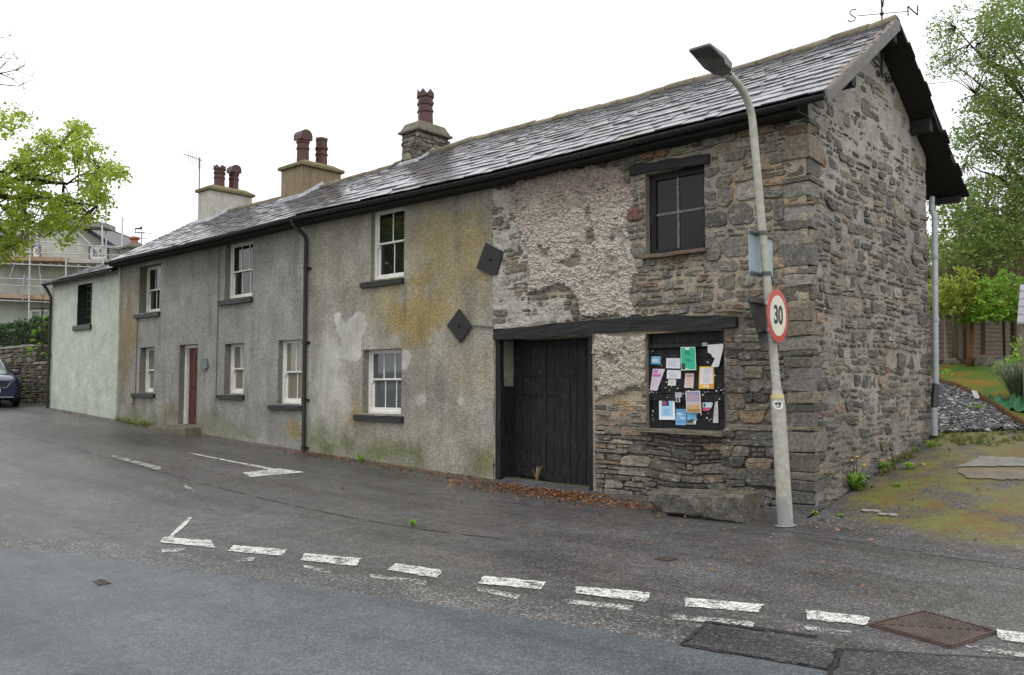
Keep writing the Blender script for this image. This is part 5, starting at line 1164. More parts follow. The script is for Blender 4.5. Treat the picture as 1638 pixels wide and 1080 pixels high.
# animal vane on the painted cottage
p=pl(226,402,1,YR); vn_=thing('weather_vane','dark cow shaped weather vane on a thin mast above the red chimney pot','weather vane',tuple(p)); p=Vector(p); Da=(np.array(p)-CAM)@FH
q=MB(); top=Vector(at_d(226.5,372,Da)); q.tube([p-Vector((0,0,.4)),top],.014,6); q.tube([Vector(at_d(219,373,Da)),Vector(at_d(242,373,Da))],.012,5); q.tube([Vector(at_d(220,381,Da)),Vector(at_d(235,382,Da))],.01,5); q.build('mast',BIRON,vn_)
q=MB(); q.prism([Vector(at_d(x,y,Da)) for x,y in [(216,364.5),(224,364),(225,362.5),(227.5,362.5),(227.5,365),(226,367),(227.5,369),(226.5,369.5),(225,367),(219,366.8),(217,367),(216.5,371.5),(231,371.5),(231,373),(215.2,373),(215.8,368)]],tuple(FH*.02)); q.build('cow_figure',BIRON,vn_)
# cable to the gable
q=MB(); a=Vector(pl(1316,158,1,-.25)); b=Vector(pl(1395,138,0,.03)); c=Vector(at_d(1640,82,30)); 
q.tube([b.lerp(c,i/12)-Vector((0,0,.35*math.sin(PI*i/12))) for i in range(13)],.009,5); simple('overhead_cable',q,m_simple('pale_cable',(.3,.3,.29),(.4,.4,.39)),'thin pale cable from the gable to the trees','cable')
# ------------------------------------------------------------------ vegetation
class Leaves:
    def __init__(s): s.v=[];s.f=[];s.c=[]
    def leaf(s,p,size,rng,k=1.,droop=.3,asp=.62):
        a=rng.uniform(0,2*PI); t=rng.gauss(-droop,.5); d=Vector((math.cos(a)*math.cos(t),math.sin(a)*math.cos(t),math.sin(t))); sd=d.cross(Vector((rng.gauss(0,.5),rng.gauss(0,.5),1))); 
        if sd.length<1e-4: return
        sd.normalize(); n=sd.cross(d); L=size*rng.uniform(.6,1.25); w=L*asp*.5; b=len(s.v); q=p+d*L*.45
        s.v+=[tuple(p),tuple(q+sd*w-n*L*.06),tuple(p+d*L-n*L*.1),tuple(q-sd*w-n*L*.06)]; s.f+=[(b,b+1,b+2),(b,b+2,b+3)]
        kk=k*rng.uniform(.7,1.3); s.c+=[(kk,kk*rng.uniform(.93,1.06),kk*.95)]*4
    def clump(s,c,r,n,size,rng,flat_=.75,k=1.,droop=.3,shell=.4):
        c=Vector(c)
        for _ in range(n):
            d=Vector((rng.gauss(0,1),rng.gauss(0,1),rng.gauss(0,1))); d.normalize(); rr=r*(shell+(1-shell)*rng.random()**.6)*rng.uniform(.75,1.15)
            s.leaf(c+Vector((d.x*rr,d.y*rr,d.z*rr*flat_)),size,rng,k,droop)
    def build(s,name,mat,parent):
        m=MB(); m.v=s.v; m.f=[list(f) for f in s.f]; m.mi=[0]*len(s.f); m.c=s.c; m.usec=True; return m.build(name,mat,parent)
def wob(a,b,rng,n=6,amp=.06):
    a=Vector(a);b=Vector(b);L=(b-a).length; o=[]
    for i in range(n+1):
        t=i/n; k=amp*L*(math.sin(PI*t)); o.append(a.lerp(b,t)+Vector((rng.gauss(0,.4),rng.gauss(0,.4),rng.gauss(0,.4)))*k)
    return o
# big sycamore whose boughs hang in from the left
rng=random.Random(101); bx,by=-14.2,-6.6; gz=g(bx,by); tr=thing('sycamore_tree','large spring green sycamore whose low boughs reach in at the left edge','tree',(bx,by,gz)); B=Vector((bx,by,gz))
tm=MB(); tm.tube(wob(B-Vector((0,0,.3)),B+Vector((.1,.1,4.2)),rng,7,.02),[.5,.42,.36,.34,.32,.31,.3,.29],14); top=B+Vector((.1,.1,4.1))
lv=Leaves(); ends=[]
def limb(a,b,r,sub=4,leafn=60,lr=.8,size=.17,k=1.):
    pts=wob(a,b,rng,7,.07); tm.tube(pts,[r*(1-.8*i/7) for i in range(8)],7); L=(Vector(b)-Vector(a)).length
    for i in range(sub):
        t=rng.uniform(.45,1); p=pts[int(t*7)]; e=p+Vector((rng.gauss(0,.28),rng.gauss(0,.28),rng.gauss(0,.2)))*L*.55; tw=wob(p,e,rng,4,.08); tm.tube(tw,[r*.25,r*.2,r*.14,r*.1,r*.05],5)
        for q in tw[1:]: lv.clump(q,lr*rng.uniform(.5,1),leafn//3,size,rng,.6,k)
    lv.clump(b,lr,leafn,size,rng,.6,k)
for i in range(16):                      # crown out of frame
    a=rng.uniform(R(165),R(325)); e=rng.uniform(.0,1.1); L=rng.uniform(3,5.2); limb(top+Vector((0,0,rng.uniform(-.8,.5))),top+Vector((math.cos(a)*math.cos(e)*L*.8,math.sin(a)*math.cos(e)*L*.8,.8+math.sin(e)*L*1.1)),.15,4,70,1.0,.2)
D=16.5
def inpoly(poly,n,r):
    P=np.array(poly); o=[]
    while len(o)<n:
        x=r.uniform(P[:,0].min(),P[:,0].max()); y=r.uniform(P[:,1].min(),P[:,1].max())
        if sdpoly(poly,np.array([[x]]),np.array([[y]]))[0,0]>0: o.append((x,y))
    return o
main=[(-60,250),(10,262),(60,215),(110,195),(155,205),(170,240),(190,262),(213,272),(196,284),(172,290),(168,312),(172,338),(150,352),(130,348),(128,375),(96,392),(85,372),(60,372),(30,405),(-10,420),(-60,430)]
hub=Vector(at_d(-40,300,D))
tm.tube(wob(top,hub,rng,6,.04),[.16,.15,.13,.11,.09,.08,.07],8)
bough=[]
for (x,y) in ((60,296),(120,270),(150,290),(100,340),(70,380),(20,390),(90,240),(40,250),(205,276),(155,330)):
    e=Vector(at_d(x,y,D+rng.uniform(-.8,.8))); st=hub.lerp(e,.0); pts=wob(st,e,rng,7,.05); tm.tube(pts,[.05*(1-.85*i/7) for i in range(8)],6); bough.append(pts)
for (x,y) in inpoly(main,620,rng):
    c=Vector(at_d(x,y,D+rng.uniform(-1.3,1.3))); 
    if vn(np.array([x/30.]),np.array([y/24.]),3)[0]<.36: continue
    near=min((p for b_ in bough for p in b_),key=lambda p:(p-c).length); 
    if rng.random()<.35: tm.tube(wob(near,c,rng,3,.06),[.016,.012,.009,.005],4)
    lv.clump(c,rng.uniform(.12,.3),rng.randint(16,34),.088,rng,.6,1.0,.35)
for (x,y) in inpoly([(-30,170),(15,165),(48,180),(50,192),(30,212),(10,222),(-30,215)],42,rng): lv.clump(at_d(x,y,D+rng.uniform(-.7,.7)),.17,16,.09,rng,.6)
for pts in ([(-40,80),(-5,62),(15,58)],[(-40,125),(0,118),(25,112),(52,122)],[(-40,140),(-5,135),(30,138),(50,128)],[(-10,120),(5,105),(22,88)],[(-40,98),(0,92),(26,95)],[(25,113),(40,104)],[(0,118),(20,126),(38,142)]):
    P=[Vector(at_d(x,y,D+.3)) for x,y in pts]; tm.tube(P,[.016*(1-.8*i/(len(P)-1)) for i in range(len(P))],4)
    for q_ in P[1:]:
        for _ in range(3): tm.tube([q_,q_+Vector((rng.gauss(0,.12),rng.gauss(0,.12),rng.gauss(.05,.1)))],[.006,.003],3)
    lv.clump(P[0].lerp(P[1],.6),.12,4,.08,rng)
tm.build('trunk',BARK,tr,smooth=True); lv.build('crown',L_SYC,tr)
def big_tree(name,label,x,y,h,r,mat,seed,n=26,size=.25,per=70,trunk=.3):
    rg_=random.Random(seed); z=g(x,y); t=thing(name,label,'tree',(x,y,z)); b=Vector((x,y,z)); m=MB(); tp=b+Vector((rg_.uniform(-.3,.3),rg_.uniform(-.3,.3),h*.62)); m.tube(wob(b-Vector((0,0,.3)),tp,rg_,8,.02),[trunk*(1-.07*i) for i in range(9)],10); L=Leaves()
    for i in range(n):
        a=rg_.uniform(0,2*PI); e=rg_.uniform(-.35,1.4); s_=b+Vector((0,0,h*rg_.uniform(.3,.6))); en=b+Vector((math.cos(a)*math.cos(e)*r,math.sin(a)*math.cos(e)*r,h*.58+math.sin(e)*h*.42))*1; pts=wob(s_,en,rg_,6,.06); m.tube(pts,[trunk*.35*(1-.85*k/6) for k in range(7)],5)
        for q in pts[2:]: L.clump(q+Vector((rg_.gauss(0,.3),rg_.gauss(0,.3),rg_.gauss(0,.3)))*r*.25,r*.2*rg_.uniform(.5,1.1),per//3,size,rg_,.7)
        L.clump(en,r*.22,per,size,rg_,.7)
    m.build('trunk',BARK,t,smooth=True); L.build('crown',mat,t); return t
# trees on the far verge, behind the photographer: they are what the windows reflect
big_tree('broadleaf_tree','broad green tree across the road, reflected in the lower and far window panes',-24,-18,9.5,5,L_ASH,5,26,.3,60)
big_tree('broadleaf_tree','tall green tree on the far side of the road, reflected in the upper window panes',-9,-22,8.5,5,L_ASH,6,26,.3,60)
# airy tree at right
rng=random.Random(202); D=23; base=at_d(1720,470,D+1); base[2]=g(base[0],base[1]); tr=thing('ash_tree','tall airy grey green tree rising behind the barn gable at the right edge','tree',tuple(base)); tm=MB(); lv=Leaves(); B=Vector(base); hub=Vector(at_d(1690,170,D)); tm.tube(wob(B-Vector((0,0,.3)),hub,rng,7,.02),[.3,.28,.25,.22,.2,.18,.16,.14],10)
bough=[]
for (x,y) in ((1610,95),(1560,75),(1530,45),(1590,20),(1640,-20),(1520,100),(1560,150),(1600,190),(1560,215),(1600,260),(1545,260),(1640,60),(1690,-60),(1740,40),(1800,150),(1570,330),(1620,120)):
    e=Vector(at_d(x,y,D+rng.uniform(-1.5,1.5))); st=hub.lerp(B,rng.uniform(0,.25)) if y<180 else hub.lerp(B,rng.uniform(.2,.6)); pts=wob(st,e,rng,7,.05); tm.tube(pts,[.075*(1-.85*i/7) for i in range(8)],5); bough.append(pts)
def scat(poly,n,per,r0,r1,size,lo=.3,k=1.,sp=2.,dens=45.):
    for (x,y) in inpoly(poly,n,rng):
        if vn(np.array([x/dens]),np.array([y/dens*1.2]),11)[0]<lo: continue
        c=Vector(at_d(x,y,D+rng.uniform(-sp,sp))); near=min((p for b_ in bough for p in b_),key=lambda p:(p-c).length)
        if rng.random()<.3 and (near-c).length<2.2: tm.tube(wob(near,c,rng,3,.06),[.014,.011,.008,.004],4)
        lv.clump(c,rng.uniform(r0,r1),rng.randint(per//2,per),size,rng,.7,k,.2)
scat([(1555,10),(1600,-10),(1700,-40),(1700,240),(1600,235),(1560,190),(1570,120),(1545,60)],620,24,.2,.42,.1,.2)
scat([(1484,40),(1500,18),(1560,0),(1600,40),(1580,110),(1545,110),(1520,128),(1488,120)],300,12,.12,.3,.085,.22)
scat([(1530,160),(1600,140),(1700,150),(1700,420),(1560,420),(1545,330),(1522,220),(1540,190)],760,26,.2,.45,.105,.2,.95)
scat([(1500,300),(1560,285),(1640,290),(1660,420),(1490,420)],330,30,.2,.5,.12,.05,1.05)
scat([(1560,20),(1600,0),(1700,-20),(1700,330),(1590,330),(1580,200)],260,26,.25,.5,.1,.1)
scat([(1700,-60),(1900,-60),(1900,380),(1700,420)],160,22,.3,.6,.14,.2)
tm.build('trunk',BARK,tr,smooth=True); lv.build('crown',L_ASH,tr)
# shrubs on the bank beyond the fence
def shrub(name,label,px,py,Dd,wpx,hpx,mat,seed,n=60,per=40,size=.14,stems=0,stemmat=TWIG,group='shrubs on the bank behind the fence',k=1.,cat='shrub',lo=.2):
    rg_=random.Random(seed); c=at_d(px,py,Dd); sc_=Dd/F; b=np.array([c[0],c[1],g(c[0],c[1])]); t=thing(name,label,cat,tuple(b),group); L=Leaves(); m=MB(); zt=c[2]; rt=Vector(RT); fh=Vector(FH); hh=hpx*sc_; ww=wpx*sc_/2
    for i in range(n):
        u=rg_.uniform(-1,1); v=rg_.uniform(0,1); dp=rg_.uniform(-.5,.5)*ww*1.2
        lim=math.sqrt(max(0,1-u*u))*(.45+.8*vn(np.array([u*2.6+seed]),np.array([1.5]))[0])
        if v>lim: v=lim*rg_.random()
        p=Vector((c[0],c[1],zt-hh))+rt*u*ww+fh*dp+Vector((0,0,v*hh)); L.clump(p,rg_.uniform(.5,1)*min(ww,hh)*.2,rg_.randint(per//2,per),size,rg_,.8,k)
    for i in range(stems):
        u=rg_.uniform(-.8,.8); p=Vector((b[0],b[1],0))+rt*u*ww*.7+fh*rg_.uniform(-.4,.4)*ww; p.z=max(g(p.x,p.y)-.05,zt-hh*1.1); e=p+rt*(u*ww*.5+rg_.gauss(0,.12)*ww)+fh*rg_.gauss(0,.2)+Vector((0,0,(zt-p.z)*rg_.uniform(.7,1.18))); pts=wob(p,e,rg_,5,.025); r0=.022*rg_.uniform(.6,1.4); m.tube(pts,[r0*(1-.14*q) for q in range(6)],4)
        for q in pts[2:]:
            for _ in range(2): m.tube([q,q+Vector((rg_.gauss(0,.15),rg_.gauss(0,.15),rg_.uniform(.2,.5)))],[r0*.4,r0*.15],3)
    if not stems: m.tube([Vector(b)-Vector((0,0,.2)),Vector((c[0],c[1],max(b[2]+.3,zt-hh*.5)))],[.06,.03],6)
    m.build('stems',stemmat,t); L.build('foliage',mat,t); return t
sh=shrub
sh('shrub','olive green thicket behind the drainpipe under the rear eave',1522,300,26,150,250,L_OL,31,420,40,.13)
sh('shrub','tall mid green shrub mass beneath the airy tree',1590,300,30,170,230,L_ASH,32,360,40,.14,0)
sh('shrub','dark green thicket at the far right edge of the bank',1660,330,27,130,190,L_OL,33,240,40,.14,0,TWIG,'shrubs on the bank behind the fence',.7)
sh('sapling_thicket','clump of tall pale bare stems rising through the green bank',1580,318,24,110,160,L_OL,34,140,24,.1,50)
sh('sapling_thicket','thin pale stems standing at the right of the bank',1640,330,24.5,90,150,L_OL,37,120,24,.1,30)
sh('shrub','wide pale green mass of leaves low on the bank behind the brambles',1575,372,25,190,110,L_BR,43,300,40,.13)
sh('shrub','light green leaf clump beside the grey drainpipe',1508,400,23.5,60,90,L_BR,35,40,26,.1)
sh('bramble_bank','brown and green bramble tangle just above the bushes at the fence',1570,420,22.5,170,70,m_leaf('bramble_leaf',(.14,.1,.055),(.16,.15,.06),.25),36,220,30,.085,40)
sh('shrub','yellow green bush hanging over the left fence panel',1530,434,20.6,120,66,L_YE,41,190,36,.085,2,BARK,'bushes in front of the fence')
sh('shrub','bright green bush hanging over the right fence panel',1606,432,20.3,110,80,L_BR,42,230,36,.085,2,BARK,'bushes in front of the fence')
sh('shrub','green shrub standing just beyond the garden shed',1790,430,21,200,150,L_OL,44,200,36,.13)
sh('shrub','wide grey green shrub far right of the garden shed',1960,430,24,240,200,L_ASH,45,240,36,.14)
# fence
FD=[og(1480,575),og(1545,575),og(1590,573),og(1637,571),og(1700,569)]
DF=(og(1560,578)-CAM)@FH+.9
ft=thing('wooden_fence','weathered grey brown board fence behind the mossy lawn','fence',tuple(at_d(1560,580,DF)))
rg_=random.Random(12)
for (xa,xb,yt0,yt1,yb) in ((1470,1543,512,511,577),(1545,1572,511,510,578),(1574,1622,510,512,572),(1624,1690,508,507,572)):
    q=MB(); nb_=9
    for i in range(nb_):
        N=6; top_=[];bot_=[]
        for j in range(N+1):
            x=xa+(xb-xa)*j/N; yt=yt0+(yt1-yt0)*j/N; a=yt+(yb-yt)*i/nb_+rg_.uniform(-.9,.9); b_=yt+(yb-yt)*(i+1.12)/nb_; top_.append(Vector(at_d(x,a,DF))); bot_.append(Vector(at_d(x,b_,DF-.03)))
        o_=Vector(FH)*.015
        for j in range(N): q.hexa([bot_[j],bot_[j+1],bot_[j+1]+o_,bot_[j]+o_],[top_[j],top_[j+1],top_[j+1]+o_,top_[j]+o_])
    q.build('fence_panel',FENCE,ft)
    q=MB(); q.tube([Vector(at_d(xa,yb+6,DF-.06)),Vector(at_d(xa,yt0-3,DF-.06))],.045,4); q.build('fence_post',POSTW,ft)
q=MB()
for x in (1607,1620): q.beam(at_d(x,575,DF-.05),at_d(x-1,508,DF-.05),.04,.04,tuple(FH))
q.build('fence_batten',BARK,ft)
# two young trunks and a stake in front of the fence
for nm,lb,xa,ya,xb,yb,r_,mt in (('tree_stake','thick greenish round stake in front of the left fence panel',1528,578,1526,500,.085,m_bark('green_post',(.12,.1,.05),(.2,.17,.09))),('young_tree','young tree with reddish brown trunk in front of the fence',1551,587,1554,478,.07,m_bark('red_bark',(.13,.065,.025),(.24,.13,.06)))):
    a=og(xa,ya); dd=(a-CAM)@FH; e=at_d(xb,yb,dd); t=thing(nm,lb,'tree' if 'tree'==nm[-4:] else 'stake',tuple(a)); q=MB(); rr=random.Random(3); q.tube(wob(a,e,rr,5,.02),[r_*1.15,r_,r_*.95,r_*.9,r_*.85,r_*.8],9); q.build('trunk' if 'tree'==nm[-4:] else 'post',mt,t,smooth=True)
    if nm=='young_tree':
        L=Leaves(); rr=random.Random(9); [L.clump(Vector(e)+Vector((rr.gauss(0,.5),rr.gauss(0,.3),rr.uniform(-.25,.3))),.25,40,.1,rr) for _ in range(14)]; L.build('crown',L_YE,t)
# rocks along the fence
rg_=random.Random(14)
for (x,y,s_) in ((1577,586,.3),(1594,586,.2),(1522,584,.2),(1612,584,.22),(1626,588,.2)):
    p=og(x,y); q=MB(); n=9; ring=[]
    for (hh,rr) in ((-.1,1),(.35,1.05),(.7,.8),(.9,.35)): ring+=[(p[0]+s_*rr*rg_.uniform(.75,1.15)*math.cos(2*PI*k/n),p[1]+.7*s_*rr*rg_.uniform(.75,1.15)*math.sin(2*PI*k/n),p[2]+hh*s_*rg_.uniform(.85,1.1)) for k in range(n)]
    q.add(ring,[(i*n+k,i*n+(k+1)%n,(i+1)*n+(k+1)%n,(i+1)*n+k) for i in range(3) for k in range(n)]+[tuple(3*n+k for k in range(n))])
    simple('garden_rock',q,m_simple('mossy_rock',(.04,.042,.036),(.09,.09,.07),7,.8,.6,.02) if 0 else CAPG,{1577:'large dark garden rock at the foot of the fence',1594:'smaller rock right beside the large dark one by the fence',1522:'low rock at the foot of the greenish stake',1612:'rock below the right fence panel',1626:'rightmost rock below the fence, near the spiky plant'}[x],'rock')
def tuft(p,n,h,spread,w_,rng,mb,col=None):
    for _ in range(n):
        a=rng.uniform(0,2*PI); r=spread*rng.uniform(.2,1); d=Vector((math.cos(a),math.sin(a),0)); H=h*rng.uniform(.6,1.1); s_=Vector((-d.y,d.x,0))*w_*rng.uniform(.6,1.2); P=Vector(p)+d*rng.uniform(0,.12)*spread
        pts=[P,P+d*r*.35+Vector((0,0,H*.6)),P+d*r*.8+Vector((0,0,H*.9)),P+d*r*1.15+Vector((0,0,H*.75))]; ws=[1,.9,.6,.05]; k=rng.uniform(.6,1.4); c=(k,k,k)
        vs=[];
        for q,w2 in zip(pts,ws): vs+=[q-s_*w2,q+s_*w2]
        mb.add(vs,[(0,1,3,2),(2,3,5,4),(4,5,7,6)],c)
rg_=random.Random(15); p=og(1628,640); q=MB(); tuft(p,260,.75,.65,.012,rg_,q); simple('grass_plant',q,m_leaf('silver_grass',(.16,.24,.12),(.3,.36,.22),.3),'spiky pale green grass plant at the right edge of the lawn','plant',at=tuple(p))
p=og(1634,600); L=Leaves(); [L.clump(Vector(p)+Vector((rg_.gauss(0,.3),rg_.gauss(0,.3),rg_.uniform(.2,.8))),.25,40,.1,rg_) for _ in range(12)]; t=thing('shrub','small dark green shrub between the spiky plant and the fence','shrub',tuple(p)); L.build('foliage',L_BR,t)
for (x,y,lb) in ((1515,602,'small green seedling on the lawn beside the drainpipe'),(1566,660,'small green weed growing in the slate chippings')):
    p=og(x,y); t=thing('weed',lb,'weed',tuple(p)); L=Leaves(); L.clump(Vector(p)+Vector((0,0,.1)),.14,40,.08,rg_); L.build('leaves',L_BR,t)
# neighbouring shed corner at the right edge
A=Vector(at_d(1627,518,14.5)); A0=Vector(at_d(1634,518,14.5)); sdt=thing('garden_shed','grey slated shed roof corner and dark post at the right edge','shed',(A.x+.5,A.y,g(A.x+.5,A.y)))
q=MB(); r_=Vector(RT); f_=Vector(FH); A2=Vector(at_d(1632,455,15.2)); 
for i in range(5):
    t0=i/5; t1=(i+1.15)/5; a=A.lerp(A2,t0)+Vector((0,0,.0)); b=A.lerp(A2,min(1,t1)); o=Vector((0,0,.035)); q.hexa([a,a+r_*1.8,b+r_*1.8-o*.6,b-o*.6],[a+o,a+r_*1.8+o,b+r_*1.8,b])
q.usec=False; q.build('roof',m_simple('pale_slate',(.22,.21,.23),(.32,.31,.34),8,.4,.2),sdt)
q=MB(); a=Vector(at_d(1640,518,14.5)); q.hexa([Vector((a.x,a.y,g(a.x,a.y)-.1)),Vector((a.x,a.y,g(a.x,a.y)-.1))+r_*.12,Vector((a.x,a.y,g(a.x,a.y)-.1))+r_*.12+f_*.12,Vector((a.x,a.y,g(a.x,a.y)-.1))+f_*.12],[a,a+r_*.12,a+r_*.12+f_*.12,a+f_*.12]); q.build('post',FENCE,sdt)
q=MB(); f_=(Vector(at_d(1650,518,16))-Vector(at_d(1650,518,14.7))); f_.z=0; f_.normalize(); a=Vector(at_d(1650,518,14.7))+f_*.2; gz=g(a.x,a.y)-.1; c=[Vector((a.x,a.y,gz)),Vector((a.x,a.y,gz))+r_*1.4,Vector((a.x,a.y,gz))+r_*1.4+f_*1.2,Vector((a.x,a.y,gz))+f_*1.2]; q.hexa(c,[Vector((v.x,v.y,a.z)) for v in c]); q.build('wall',FENCE,sdt)
# weeds at the gable
def dandelion(px,py,h,n,label,flowers):
    p=og(px,py); t=thing('dandelion',label,'weed',tuple(p),'dandelions along the gable foot'); q=MB(); rr=random.Random(int(px)); tuft(p,n,h*.55,h*.55,.014,rr,q); q.build('leaves',L_BR,t)
    for (fx_,fy_) in flowers:
        e=Vector(at_d(fx_,fy_,(p-CAM)@FH+rr.uniform(-.1,.1))); s_=MB(); fl=MB(); s_.tube([Vector(p),Vector(p).lerp(e,.6)+Vector((.01,0,.02)),e],.004,4); fl.lathe((e.x,e.y,e.z-.008),[(.008,0),(.024,.008),(.026,.014),(.012,.02)],9); so_=s_.build('flower_stem',L_BR,t); fl.build('flower',flat((.75,.5,.01)),so_)
dandelion(1367,783,.42,90,'tall dandelion clump with yellow flowers growing at the gable foot',[(1371,731),(1363,737),(1382,745)])
dandelion(1413,752,.22,60,'low dandelion plant with two flowers beyond the tall clump',[(1411,737),(1423,733)])
dandelion(1455,752,.2,60,'low dandelion plant with two flowers out on the drive',[(1461,743),(1477,743)])
dandelion(1435,780,.12,34,'flat green weed rosette on the mossy drive in front of the dandelions',[])
dandelion(1345,828,.08,40,'yellow green moss tuft beside the lamp post',[])
dandelion(1305,824,.1,20,'few green blades at the foot of the corner stones',[])
dandelion(1490,716,.2,50,'grass tuft at the foot of the rear drainpipe',[])
for (x,y,lb,h) in ((577,741,'small green weed at the foot of the wall under the lower cottage window',.16),(660,842,'flat green weed on the forecourt tarmac',.08)):
    p=og(x,y); t=thing('weed',lb,'weed',tuple(p)); q=MB(); tuft(p,34,h,h*.8,.014,random.Random(x),q); q.build('leaves',L_BR,t)
q=MB(); rr=random.Random(71)
for _ in range(60):
    x=rr.uniform(-18.9,-16.6); tuft((x,-.06-rr.uniform(0,.12),g(x,-.1)),9,.14*rr.random()**1.5+.04,.1,.007,rr,q)
o=q.build('wall_foot_grass',L_OL); tag(o,'grass growing along the wall foot left of the red door','grass',kind='stuff')
q=MB(); rr=random.Random(78)
for _ in range(150):
    y=rr.uniform(-.2,5.2); x=.06+abs(rr.gauss(0,.07)); 
    if float(fbm(x,y,1.3,2,8))>-.1: tuft((x,y,g(x,y)),8,.04+.1*rr.random()**2,.1,.008,rr,q)
for _ in range(120):
    p=og(rr.uniform(1490,1636),rr.uniform(690,712)+rr.random()*4); tuft((p[0],p[1],p[2]),7,.03+.09*rr.random()**2,.1,.007,rr,q)
o=q.build('drive_edge_grass',m_leaf('moss_green_blade',(.12,.16,.03),(.2,.2,.05),.3)); tag(o,'short grass and moss along the gable foot and the top edge of the drive','grass',kind='stuff')
q=MB(); rr=random.Random(72); p=og(880,786); tuft((-4.6,.33,.08),14,.3,.12,.006,rr,q); simple('dry_weed',q,m_leaf('straw',(.3,.24,.14),(.36,.3,.2),.2),'dry straw coloured weed at the foot of the barn door','weed',at=(-4.6,.33,.08))
# fallen leaves
rr=random.Random(73); L=Leaves()
def fall(n,fx_,size=.042):
    for _ in range(n):
        x,y=fx_(); p=Vector((x,y,g(x,y)+.012+rr.uniform(0,.012))); a=rr.uniform(0,2*PI); d=Vector((math.cos(a),math.sin(a),rr.gauss(0,.25))); s_=Vector((-d.y,d.x,rr.gauss(0,.3))); l=size*rr.uniform(.4,1.2); w_=l*rr.uniform(.3,.6); b=len(L.v); k=rr.uniform(.5,1.4); z=Vector((0,0,.004))
        L.v+=[tuple(p+z),tuple(p+d*l*.5+s_*w_+z*2),tuple(p+d*l+z),tuple(p+d*l*.5-s_*w_+z)]; L.f+=[(b,b+1,b+2),(b,b+2,b+3)]; h=rr.random(); L.c+=[(k*(1 if h<.8 else 1.3),k*(.85 if h<.5 else 1.2),k*(.8 if h<.8 else 1.5))]*4
fall(900,lambda:(rr.uniform(-10.4,-5.2),-.06-abs(rr.gauss(0,.16))))
fall(1700,lambda:(rr.gauss(-4.0,.9),-.2-abs(rr.gauss(0,.3))))
fall(420,lambda:(rr.uniform(-3.3,-.9),-.45-abs(rr.gauss(0,.22))))
fall(500,lambda:(rr.uniform(-23,-10.4),-.15-abs(rr.gauss(0,.12))))
fall(160,lambda:(rr.uniform(-11,2),-rr.uniform(.5,3.6)),.045)
fall(300,lambda:(rr.uniform(.2,5),rr.uniform(-1.2,5)),.04)
o=L.build('leaf_litter',L_DRY,None); tag(o,'orange brown fallen leaves and bud scales drifted along the wall foot','fallen leaves',kind='stuff')
# pebbles
q=MB(); 
for _ in range(300):
    x,y=(rr.uniform(-3,5),rr.uniform(-2.2,3)) if rr.random()<.7 else (rr.gauss(.5,.5),rr.gauss(-.5,.2))
    if x<.1 and y>-.1: continue
    s_=.003+.012*rr.random()**2.5; z=g(x,y)+.01; q.hexa([(x-s_,y-s_*.7,z),(x+s_,y-s_*.8,z),(x+s_*.9,y+s_*.7,z),(x-s_,y+s_*.8,z)],[(x-s_*.6,y-s_*.4,z+s_),(x+s_*.6,y-s_*.5,z+s_*.9),(x+s_*.5,y+s_*.4,z+s_),(x-s_*.6,y+s_*.5,z+s_*.8)])
o=q.build('grit',m_simple('pale_grit',(.1,.095,.085),(.24,.22,.2),3,.8)); tag(o,'loose grit and small stones scattered over the tarmac','grit',kind='stuff')
for (x,y,lb) in ((1385,820,'pale flat stone flake on the mossy drive nearest the lamp post'),(1412,826,'pair of pale flat stone flakes on the mossy drive'),):
    p=og(x,y); q=MB()
    for k in range(2):
        c=Vector(p)+Vector((k*.1,k*.03,.02)); n=7; ring=[c+Vector((math.cos(2*PI*i/n)*.06*rr.uniform(.7,1.2),math.sin(2*PI*i/n)*.05*rr.uniform(.7,1.2),0)) for i in range(n)]; q.prism(ring,(0,0,.015))
    simple('stone_flake',q,CONC,lb,'stone')
# ------------------------------------------------------------------ left background: wall, hedge, car, scaffolded house
gwt=thing('garden_wall','mossy rubble garden wall running on from the far cottage behind the parked car','wall',(-27,.5,1))
rng=random.Random(51); wx0=-36.; 
def wtop(x): return 2.42 if x>-26.2 else 3.0
mb=MB(); mb.box(-26.2,-23.82,.38,.75,.3,2.36,(.1,.095,.075)); mb.box(wx0,-26.2,.38,.75,.3,2.95,(.1,.095,.075)); mb.usec=True; mb.build('wall_core',MORTAR,gwt)
sm=MB()
for (a,b,zt) in ((-26.25,-23.85,2.36),(wx0,-26.2,2.95)):
    for r_ in rects(rng,a,b,.4,zt,.08,.2,1.0,2.2,.4):
        q=poly_of(rng,r_,.014,False,[]); 
        if q: stone(sm,rng,q,rng.uniform(.0,.05),.025,lambda u,v,h:(u,.36-h,v),pick(rng,[((.1,.092,.07),3),((.14,.128,.095),2),((.18,.165,.13),1),((.13,.13,.06),1.5),((.08,.078,.065),2)]),.06)
    x=a
    while x<b: 
        L_=rng.uniform(.3,.6); sm.hexa([(x,.3,zt),(min(x+L_,b)-.02,.3,zt),(min(x+L_,b)-.02,.8,zt),(x,.8,zt)],[(x+.01,.32,zt+.07),(min(x+L_,b)-.03,.32,zt+.06+rng.uniform(0,.04)),(min(x+L_,b)-.03,.78,zt+.07),(x+.01,.78,zt+.06)],pick(rng,[((.2,.19,.15),2),((.27,.26,.22),1)])); x+=L_
sm.build('stonework',STONE,gwt)
hd_=thing('hedge','dark green clipped hedge above the garden wall','hedge',(-28,1.8,1.2)); L=Leaves(); rng=random.Random(52)
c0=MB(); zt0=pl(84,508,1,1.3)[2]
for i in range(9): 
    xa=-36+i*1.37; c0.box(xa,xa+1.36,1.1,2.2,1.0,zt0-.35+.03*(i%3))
c0.build('hedge_core',m_simple('hedge_shade',(.012,.02,.008),(.02,.03,.012),5,.9),hd_)
